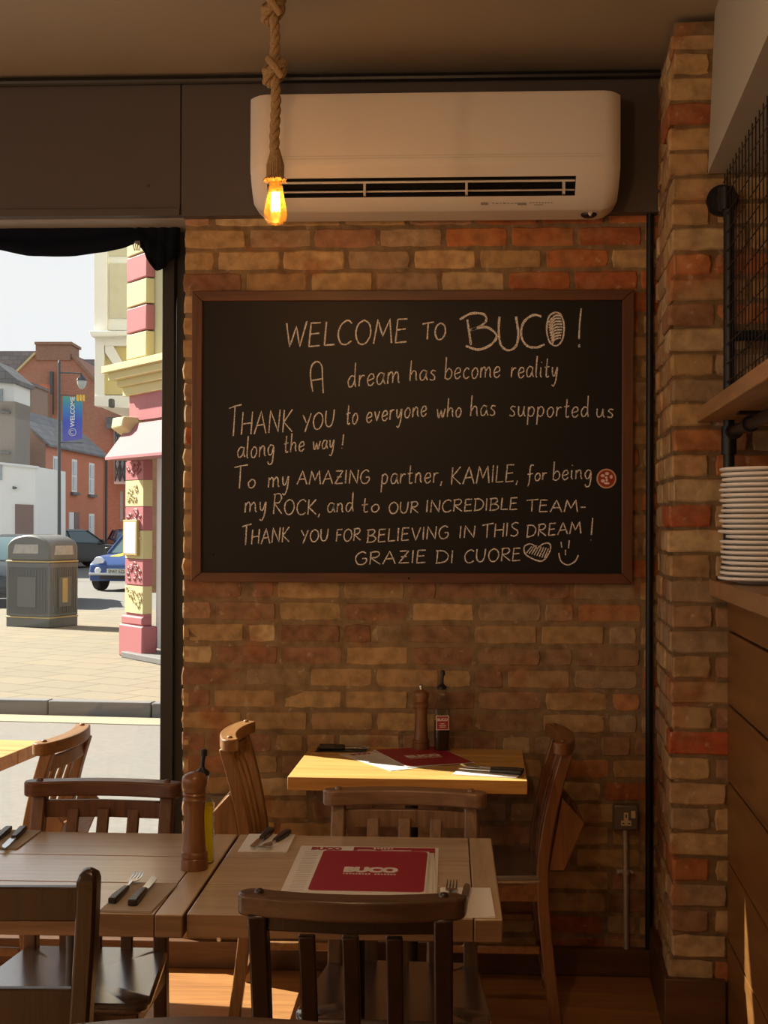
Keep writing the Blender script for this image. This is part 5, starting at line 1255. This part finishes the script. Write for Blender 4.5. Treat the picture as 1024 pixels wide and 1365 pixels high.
bl_('security_lamp', MT['pole_grey'], [(144, 531), (151, 531), (151, 543), (144, 543)], D-0.3, 0.12, 0.02)
bl_('lower_wall', MT['dim_brick'], [(176, 545), (260, 545), (260, 790), (176, 790)], D+1.6, 1.5)

# red brick terrace seen obliquely
P1 = FB(61, 588, 52); P1.z = ZG; P2 = FB(140, 606, 61.3); P2.z = ZG
td = (P2-P1); TLn = td.length; td.normalize(); tn = Vector((td.y, -td.x, 0)); EH = FB(61, 588, 52).z-ZG
ter = thing('terraced_house', 'red brick terraced house with slate roof and narrow white windows across the road', 'house', tuple(P1))
def Tt(u, d, z): return td*u+tn*d+UP*z
def tbox(mb, u0, u1, d0, d1, z0, z1): return mb.hexa([Tt(u0, d0, z0), Tt(u1, d0, z0), Tt(u1, d1, z0), Tt(u0, d1, z0), Tt(u0, d0, z1), Tt(u1, d0, z1), Tt(u1, d1, z1), Tt(u0, d1, z1)])
q = MB(); tbox(q, 0.02, TLn, -3.2, 0, 0, EH); q.build('wall', MT['red_brick'], ter, smooth=False)
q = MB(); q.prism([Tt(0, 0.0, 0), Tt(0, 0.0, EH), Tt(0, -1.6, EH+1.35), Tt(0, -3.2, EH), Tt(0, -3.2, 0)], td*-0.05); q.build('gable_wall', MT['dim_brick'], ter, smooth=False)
q = MB(); q.prism([Tt(-0.1, 0.18, EH-0.12), Tt(-0.1, -1.6, EH+1.42), Tt(-0.1, -3.4, EH-0.1), Tt(-0.1, -3.4, EH-0.2), Tt(-0.1, -1.6, EH+1.30), Tt(-0.1, 0.18, EH-0.22)], td*(TLn+0.2)); q.build('roof', MT['slates'], ter, smooth=False)
def tuz(px, py): 
    p = onPlane(px, py, P1, tn)-P1; return p.dot(td), p.z
for (x0, x1, y0, y1) in ((70, 78, 609, 655), (95, 102, 613, 656), (118, 125, 618, 659), (70, 78, 683, 706), (118, 125, 685, 725)):
    u0, za = tuz(x0, y1); u1, zb_ = tuz(x1, y0); q = MB(); tbox(q, u0, u1, -0.05, 0.03, za, zb_); wn = q.build('window', MT['white_paint'], ter, smooth=False)
    q = MB(); tbox(q, u0+0.12, u1-0.12, 0.03, 0.05, za+0.1, (za+zb_)/2-0.04); tbox(q, u0+0.12, u1-0.12, 0.03, 0.05, (za+zb_)/2+0.04, zb_-0.1); q.build('pane', MT['winglass'], wn, smooth=False)
    q = MB(); tbox(q, u0-0.15, u1+0.15, 0, 0.14, za-0.12, za); q.build('sill', MT['kerb'], wn, smooth=False)
for (x0, x1, c) in ((91, 97.5, 'white_paint'), (98, 105, 'door_brown')):
    u0, za = tuz(x0, 740); u1, zb_ = tuz(x1, 683); q = MB(); tbox(q, u0, u1, -0.05, 0.04, 0, zb_); q.build('door', MT[c], ter, smooth=False)
q = MB(); q.tube([Tt(TLn-0.1, 0.1, 0), Tt(TLn-0.1, 0.1, EH-0.2)], 0.06, 8); q.build('drainpipe', MT['pole_grey'], ter)

def simple_house(name, label, ox, D):
    t = thing(name, label, 'house', tuple(Vector((FB(ox, 700, D).x, FB(ox, 700, D).y, 0))))
    def part(nm, mat, pts, dd=0.0, depth=1.0, par=None):
        q = MB(); fpoly(q, pts, D+dd, depth); o = Vector(t.location); q.v = [tuple(Vector(v)-o) for v in q.v]; return q.build(nm, mat, par or t, smooth=False)
    return t, part
t, p = simple_house('gable_house', 'tall brown brick gable with a broad chimney rising behind the terrace', 70, 78)
p('wall', MT['brown_brick'], [(10, 760), (10, 506), (45, 472), (96, 472), (132, 510), (132, 760)], 0, 8)
p('chimney', MT['dim_brick'], [(47.5, 480), (47.5, 459), (94, 459), (94, 480)], -0.15, 2.2); p('chimney_cap', MT['dim_brick'], [(46, 459), (46, 455.5), (95.5, 455.5), (95.5, 459)], -0.3, 2.5)
p('verge', MT['cream_wall'], [(9, 509), (9, 506), (45.5, 469.5), (46.5, 472)], -0.2, 0.4); p('verge', MT['dim_brick'], [(131, 515), (133, 511), (96, 472), (95, 475)], -0.2, 0.4)
for (x0, x1, y0, y1) in ((66, 70, 495, 552),): p('soil_pipe', MT['pole_grey'], [(x0, y1), (x0, y0), (x1, y0), (x1, y1)], -0.4, 0.3)
p('lower_chimney', MT['dim_brick'], [(51, 560), (51, 526), (64, 524), (64, 560)], -2.0, 1.0); p('chimney_pot', MT['red_brick'], [(54, 526), (54, 512), (63, 512), (63, 526)], -1.8, 0.6)
t, p = simple_house('slate_roof_house', 'long slate roofed house furthest back behind the brown gable', 20, 88)
p('roof', MT['slates'], [(-160, 506), (-160, 468), (50, 468), (50, 520), (-60, 520)], 0, 4); p('roof', MT['slates'], [(92, 530), (92, 470), (112, 479), (160, 479), (160, 530)], 0, 4); p('wall', MT['brown_brick'], [(-160, 740), (-160, 520), (160, 530), (160, 740)], 0.5, 3)
t, p = simple_house('cream_cottage', 'pale cream cottage end with a slate roof at the left edge of the window view', 0, 49.3)
p('wall', MT['render_white'], [(-90, 760), (-90, 498), (19, 511), (19, 760)], 0, 2.2); p('roof', MT['slates'], [(-90, 500), (-60, 468), (-8, 480), (23, 506), (22, 511), (-90, 503)], -0.2, 2.5); p('window', MT['winglass'], [(-2, 535), (-2, 518), (3, 518), (3, 535)], -0.1, 0.1)
t, p = simple_house('flat_roof_extension', 'small grey flat roofed extension with a white sign below the brown gable', 30, 66)
p('wall', MT['render_grey'], [(15, 760), (15, 513), (43, 513), (43, 760)], 0, 3); p('roof_edge', MT['kerb'], [(14, 514), (14, 511), (44, 510), (44, 514)], -0.2, 3.4); q = p('sign', MT['white_paint'], [(18, 523), (18, 519), (38, 519), (37, 523)], -0.2, 0.1); p('sign_panel', MT['pole_grey'], [(20, 522), (20, 520), (35, 520), (35, 522)], -0.28, 0.07, q)
t, p = simple_house('grey_gable_wall', 'grey brown rendered wall above the white building at the left edge', 0, 47)
p('wall', MT['render_grey'], [(-90, 760), (-90, 532), (20, 535), (20, 760)], 0, 2)
for y in (548, 602): p('wall_bracket', MT['kerb'], [(0, y+2), (0, y-1), (12, y+1), (12, y+3)], -0.2, 0.2)
t, p = simple_house('white_building', 'low white rendered building with a brown garage door behind the litter bin', 20, 42)
p('wall', MT['render_white'], [(-120, 770), (-120, 612), (0, 617), (47, 622), (47, 770)], 0, 4); p('coping', MT['white_paint'], [(-120, 614), (-120, 610), (0, 616), (48, 621), (48, 624), (0, 619)], -0.1, 0.4)
p('garage_door', MT['door_brown'], [(20, 770), (20, 672), (44, 673), (44, 770)], -0.05, 0.1); p('wall_light', MT['pole_grey'], [(16.5, 652), (16.5, 648), (20, 649), (20, 651)], -0.2, 0.2); p('window', MT['winglass'], [(-8, 640), (-8, 610), (2, 620), (2, 640)], -0.05, 0.1)
t, p = simple_house('corner_house', 'shaded brick house with a white timbered gable between the terrace and the shop', 150, 64)
p('wall', MT['brown_brick'], [(128, 745), (128, 541), (141, 541), (175, 556), (175, 745)], 0, 6); p('roof', MT['slates'], [(141, 571), (141, 556), (178, 556), (178, 571)], -0.6, 3)
q = p('timber_gable', MT['white_paint'], [(152, 645), (152, 568), (178, 568), (178, 645)], -0.7, 0.4)
for x0, x1 in ((153, 159.5), (159.5, 166), (166, 172.5)):
    p('timber', MT['pole_grey'], [(x0-0.5, 642), (x0+0.5, 642), (x0+0.5, 572), (x0-0.5, 572)], -0.85, 0.1, q)
    for y0 in (572, 595, 618): p('timber', MT['pole_grey'], [(x0, y0+23), (x0+1, y0+23), (x1, y0), (x1-1, y0)], -0.85, 0.1, q); p('timber', MT['pole_grey'], [(x1-1, y0+23), (x1, y0+23), (x0+1, y0), (x0, y0)], -0.88, 0.1, q)
p('window', MT['winglass'], [(160, 695), (160, 655), (164, 655), (164, 695)], -0.05, 0.1)

# ---- street lamp with banner
LDp = 38; o = FB(79, 700, LDp); lampo = thing('street_lamp', 'slim grey street lamp post with a lantern on an arm', 'street lamp', (o.x, o.y, ZG))
def SL(px, py): return FB(px, py, LDp)-Vector((o.x, o.y, ZG))
q = MB(); top = SL(79, 484); q.tube([(0, 0, 0), (0, 0, 1.2), (top.x, top.y, top.z)], [0.075, 0.055, 0.04], 12); q.lathe([(0.05, top.z), (0.03, top.z+0.05), (0.01, top.z+0.1)], (top.x, top.y, 0), 10); q.lathe([(0.10, 0), (0.10, 0.5), (0.075, 0.55)], (0, 0, 0), 14)
q.build('post', MT['pole_grey'], lampo)
q = MB(); q.tube([SL(79, 497), SL(95, 497), SL(108, 498)], 0.022, 8); q.tube([SL(108, 497), SL(108, 502)], 0.03, 8); q.build('arm', MT['pole_grey'], lampo)
c = SL(109, 507); q = MB(); q.lathe([(0.03, 0.17), (0.05, 0.12), (0.12, 0.06), (0.15, 0.0), (0.14, -0.02)], tuple(c), 16); ln = q.build('lantern', MT['pole_grey'], lampo)
q = MB(); q.lathe([(0.135, -0.02), (0.13, -0.10), (0.09, -0.20), (0.03, -0.26)], tuple(c), 16); q.build('lens', MT['lens'], ln)
ban = thing('street_banner', 'blue and green WELCOME banner hanging from the street lamp', 'banner', (o.x, o.y, 0))
def SB(px, py, dd=0): return FB(px, py, LDp+dd)-Vector((o.x, o.y, 0))
q = MB(); q.prism([SB(83.5, 528), SB(110, 530), SB(109.5, 585), SB(83.5, 589)], (0, 0.02, 0)); q.build('cloth', MT['banner'], ban, smooth=False)
q = MB(); ctr = SB(97, 549, -0.02); add_text(q, 'WELCOME', 0.18, tuple(ctr), (0, 0, 1), (-1, 0, 0), 0.004, 1.0); c = SB(96.5, 576, -0.02)
pts = [c+Vector((0.105*math.cos(R(a)), 0, 0.105*math.sin(R(a)))) for a in range(0, 361, 20)]; q.tube(pts, 0.008, 5)
q.tube([c+Vector((0.06*math.cos(R(a)), 0, 0.06*math.sin(R(a)))) for a in range(60, 301, 20)], 0.010, 5)
q.build('lettering', MT['white_paint'], ban, smooth=False)
q = MB()
for x in (102, 106, 110): q.prism([SB(x, 526, -.03), SB(x+3, 526.5, -.03), SB(x+3, 535, -.03), SB(x, 534, -.03)], (0, 0.01, 0))
q.build('gold_emblem', MT['banner_gold'], ban, smooth=False)
q = MB()
for y in (526.5, 589.5): q.tube([SB(79, y), SB(111, y+1)], 0.014, 6)
q.build('banner_arm', MT['pole_grey'], ban)

# ---- litter bin
b0 = onZ(8, 835, 0); b1 = onZ(70, 836, 0); ra = R(22)
W_ = (b1-b0).length/math.cos(ra)*1.02; DB = 0.66; HB_ = 1.27
bn = thing('litter_bin', 'large grey street litter bin with gold bands and rounded hood', 'litter bin', (b0.x, b0.y, 0), ra*-1.0+math.atan2((b1-b0).y, (b1-b0).x))
bn.rotation_euler = (0, 0, R(-24)+R(2))
zz = HB_/1.37
q = MB()
def ringbox(x0, x1, y0, y1, z0, z1, mb): mb.box((x0, y0, z0), (x1, y1, z1))
ringbox(0, W_, 0, DB, 0.0, 0.14, q); ringbox(0.015, W_-0.015, 0.015, DB-0.015, 0.14, 0.16, q); ringbox(0.0, W_, 0.0, DB, 0.16, 0.95, q)
bo2 = q.build('body', MT['bin'], bn, bevel=0.03)
q = MB()
for k in range(26): x = 0.05+k*(W_-0.1)/25; q.box((x-0.006, -0.008, 0.2), (x+0.006, 0.0, 0.88))
for k in range(14): y = 0.05+k*(DB-0.1)/13; q.box((W_, y-0.006, 0.2), (W_+0.008, y+0.006, 0.88))
q.box((W_*0.28, -0.014, 0.30), (W_*0.70, 0, 0.74)); q.box((W_, DB*0.3, 0.3), (W_+0.014, DB*0.75, 0.74)); q.build('ribbed_panel', MT['bin'], bn)
q = MB(); q.box((W_+0.006, DB*0.42, 0.36), (W_+0.02, DB*0.60, 0.72)); q.build('side_plate', MT['gold'], bn, bevel=0.004)
for z in (0.135, 0.955): q = MB(); q.box((-0.006, -0.006, z), (W_+0.006, DB+0.006, z+0.022)); q.build('gold_band', MT['gold'], bn, bevel=0.004)
q = MB(); pr2 = [(0, 0.975)]; 
N = 14
pts = [(0.0, 0.975), (0.0, 1.17)]+[(W_/2-W_/2*math.cos(PI*k/N), 1.17+0.19*math.sin(PI*k/N)) for k in range(1, N)]+[(W_, 1.17), (W_, 0.975)]
q.prism([(x, 0, z) for x, z in pts], (0, DB, 0)); q.build('hood', MT['bin'], bn, bevel=0.03)
q = MB(); q.prism([(W_*0.14, -0.004, 1.08), (W_*0.74, -0.004, 1.08), (W_*0.74, -0.004, 1.22), (W_*0.20, -0.004, 1.22)], (0, 0.02, 0)); q.prism([(W_-0.016, DB*0.15, 1.06), (W_-0.016, DB*0.85, 1.06), (W_-0.016, DB*0.8, 1.2), (W_-0.016, DB*0.2, 1.2)], (0.02, 0, 0)); q.build('opening', MT['bin_hole'], bn, bevel=0.01)

# ---- parked cars
def car(name, label, loc, rz, col, L, W, H, kind='hatch', extras=None):
    t = thing(name, label, 'car', loc, rz)
    hl = L/2
    g = 0.18
    if kind == 'mini': side = [(-hl, 0.30), (-hl-0.0, 0.62), (-hl+0.12, 0.90), (-0.2, 0.93), (0.55, 0.92), (hl-0.35, 0.84), (hl-0.06, 0.66), (hl, 0.45), (hl-0.04, 0.25), (-hl+0.05, 0.22)]
    else: side = [(-hl, 0.35), (-hl+0.02, 0.70), (-hl+0.18, 0.98), (-0.6, 1.0), (0.6, 0.96), (hl-0.45, 0.82), (hl-0.06, 0.62), (hl, 0.42), (hl-0.05, 0.22), (-hl+0.05, 0.22)]
    q = MB(); n = len(side); ks = [(-1, 0.90), (-0.9, 0.985), (-0.6, 1.0), (0.6, 1.0), (0.9, 0.985), (1, 0.90)]; vs = []
    zc = 0.55
    for (s, k) in ks:
        for (x, z) in side: vs.append((x*(k if abs(s) > .8 else 1), s*W/2*(1.0 if z < 0.75 else 0.97), zc+(z-zc)*(k if z > zc else 1)))
    fs = [(i*n+j, i*n+(j+1) % n, (i+1)*n+(j+1) % n, (i+1)*n+j) for i in range(len(ks)-1) for j in range(n)]+[tuple(range(n))[::-1], tuple(range((len(ks)-1)*n, len(ks)*n))]
    q.add(vs, fs); q.build('body', MT[col], t, bevel=0.03, angle=40)
    b0_, b1_, r0_, r1_ = (-hl+0.22, 0.75, -hl+0.45, 0.25) if kind == 'mini' else (-hl+0.25, 1.05, -hl+0.75, 0.35)
    zb_ = 0.90; zt = H-0.05; wb, wt = W/2*0.93, W/2*0.72
    q = MB(); q.hexa([(b0_, -wb, zb_), (b1_, -wb, zb_), (b1_, wb, zb_), (b0_, wb, zb_), (r0_, -wt, zt), (r1_, -wt, zt), (r1_, wt, zt), (r0_, wt, zt)]); q.build('windows', MT['car_glass'], t, bevel=0.05)
    q = MB(); q.hexa([(r0_-0.06, -wt-0.02, zt-0.03), (r1_+0.04, -wt-0.02, zt-0.03), (r1_+0.04, wt+0.02, zt-0.03), (r0_-0.06, wt+0.02, zt-0.03), (r0_+0.1, -wt+0.12, H), (r1_-0.15, -wt+0.12, H), (r1_-0.15, wt-0.12, H), (r0_+0.1, wt-0.12, H)])
    for s in (-1, 1):
        q.tube([(b1_, s*wb, zb_), (r1_, s*wt, zt)], 0.035, 6); q.tube([(b0_, s*wb, zb_), (r0_, s*wt, zt)], 0.06, 6); q.tube([((b0_+b1_)/2, s*(wb+0.005), zb_), ((r0_+r1_)/2, s*(wt+0.005), zt)], 0.035, 6)
    q.build('roof', MT[col], t, bevel=0.03)
    for sx in (-1, 1):
        for sy in (-1, 1):
            x = sx*(hl-0.72 if kind != 'mini' else hl-0.62); yy = sy*(W/2-0.10)
            q = MB(); q.lathe([(0.25, -0.11), (0.315, -0.10), (0.325, -0.06), (0.325, 0.06), (0.315, 0.10), (0.25, 0.11)], (x, yy, 0.325), 24, axis='Y'); wh = q.build('wheel', MT['tyre'], t)
            q = MB(); q.lathe([(0.22, sy*0.10), (0.21, sy*0.112), (0.06, sy*0.10), (0.001, sy*0.115)], (x, yy, 0.325), 20, axis='Y'); q.build('hub', MT['alloy'], wh)
    for sy in (-1, 1):
        q = MB(); q.lathe([(0.02, 0.02), (0.13, 0.0), (0.15, -0.05), (0.14, -0.10)], (hl-0.10, sy*(W/2-0.28), 0.70), 16, axis='X'); q.build('headlight', MT['headlight'], t)
        q = MB(); q.box((b1_-0.25, sy*(W/2+0.02)-0.08, 0.94), (b1_-0.13, sy*(W/2+0.02)+0.08, 1.06)); q.build('mirror', MT[col if kind != 'mini' else 'black'], t, bevel=0.03)
        q = MB(); q.box((-hl-0.01, sy*(W/2-0.2)-0.1, 0.6), (-hl+0.03, sy*(W/2-0.2)+0.1, 0.85)); q.build('tail_light', MT['pink'], t, bevel=0.01)
    q = MB(); q.box((hl-0.05, -W*0.28, 0.30), (hl+0.015, W*0.28, 0.42)); q.build('grille', MT['black'], t, bevel=0.02)
    q = MB(); q.box((hl-0.02, -0.26, 0.44), (hl+0.03, 0.26, 0.55)); q.build('number_plate', MT['number'], t)
    if extras == 'stripes':
        for s in (-1, 1):
            q = MB(); q.hexa([(0.60, s*0.26-0.13, 0.90), (hl-0.36, s*0.26-0.13, 0.82), (hl-0.36, s*0.26+0.13, 0.82), (0.60, s*0.26+0.13, 0.90), (0.60, s*0.26-0.13, 0.926), (hl-0.36, s*0.26-0.13, 0.85), (hl-0.36, s*0.26+0.13, 0.85), (0.60, s*0.26+0.13, 0.926)])
            q.build('bonnet_stripe', MT['yellow'], t, smooth=False)
        q = MB(); q.tube([(hl+0.0, -W*0.44, 0.42), (hl+0.03, -W*0.25, 0.42), (hl+0.03, W*0.25, 0.42), (hl+0.0, W*0.44, 0.42)], 0.035, 8); q.build('chrome_bumper', MT['alloy'], t)
        for yy in (-0.52, 0.52):
            q = MB(); q.lathe([(0.09, 0.0), (0.07, 0.02)], (hl-0.02, yy, 0.5), 12, axis='X'); q.build('fog_lamp', MT['headlight'], t)
        q = MB(); add_text(q, 'EN07 EZS', 0.105, (hl+0.032, 0, 0.495), (0, 1, 0), (0, 0, 1), 0.002); q.build('plate_lettering', MT['black'], t, smooth=False)
    return t
c = onZ(150, 789, ZG); car('compact_car', 'small blue car with yellow bonnet stripes half hidden by the shop pillar', (c.x+0.46, c.y+1.9, ZG), R(-90-12), 'car_blue', 3.65, 1.69, 1.41, 'mini', 'stripes')
c = onD(92, 740, 49.5); car('estate_car', 'dark green-black car parked across the road behind the litter bin', (c.x, c.y, ZG), R(50), 'car_dark', 4.3, 1.8, 1.45)
c = onZ(36, 812, ZG); car('parked_car', 'dark car directly behind the litter bin, its wheel showing beside it', (c.x-0.62, c.y+1.9, ZG), R(-90+16), 'car_dark', 4.2, 1.78, 1.42)
c = onD(152, 740, 57); car('saloon_car', 'dark navy car parked beyond the striped blue car', (c.x+0.5, c.y+1.0, ZG), R(-70), 'car_navy', 4.4, 1.78, 1.42)
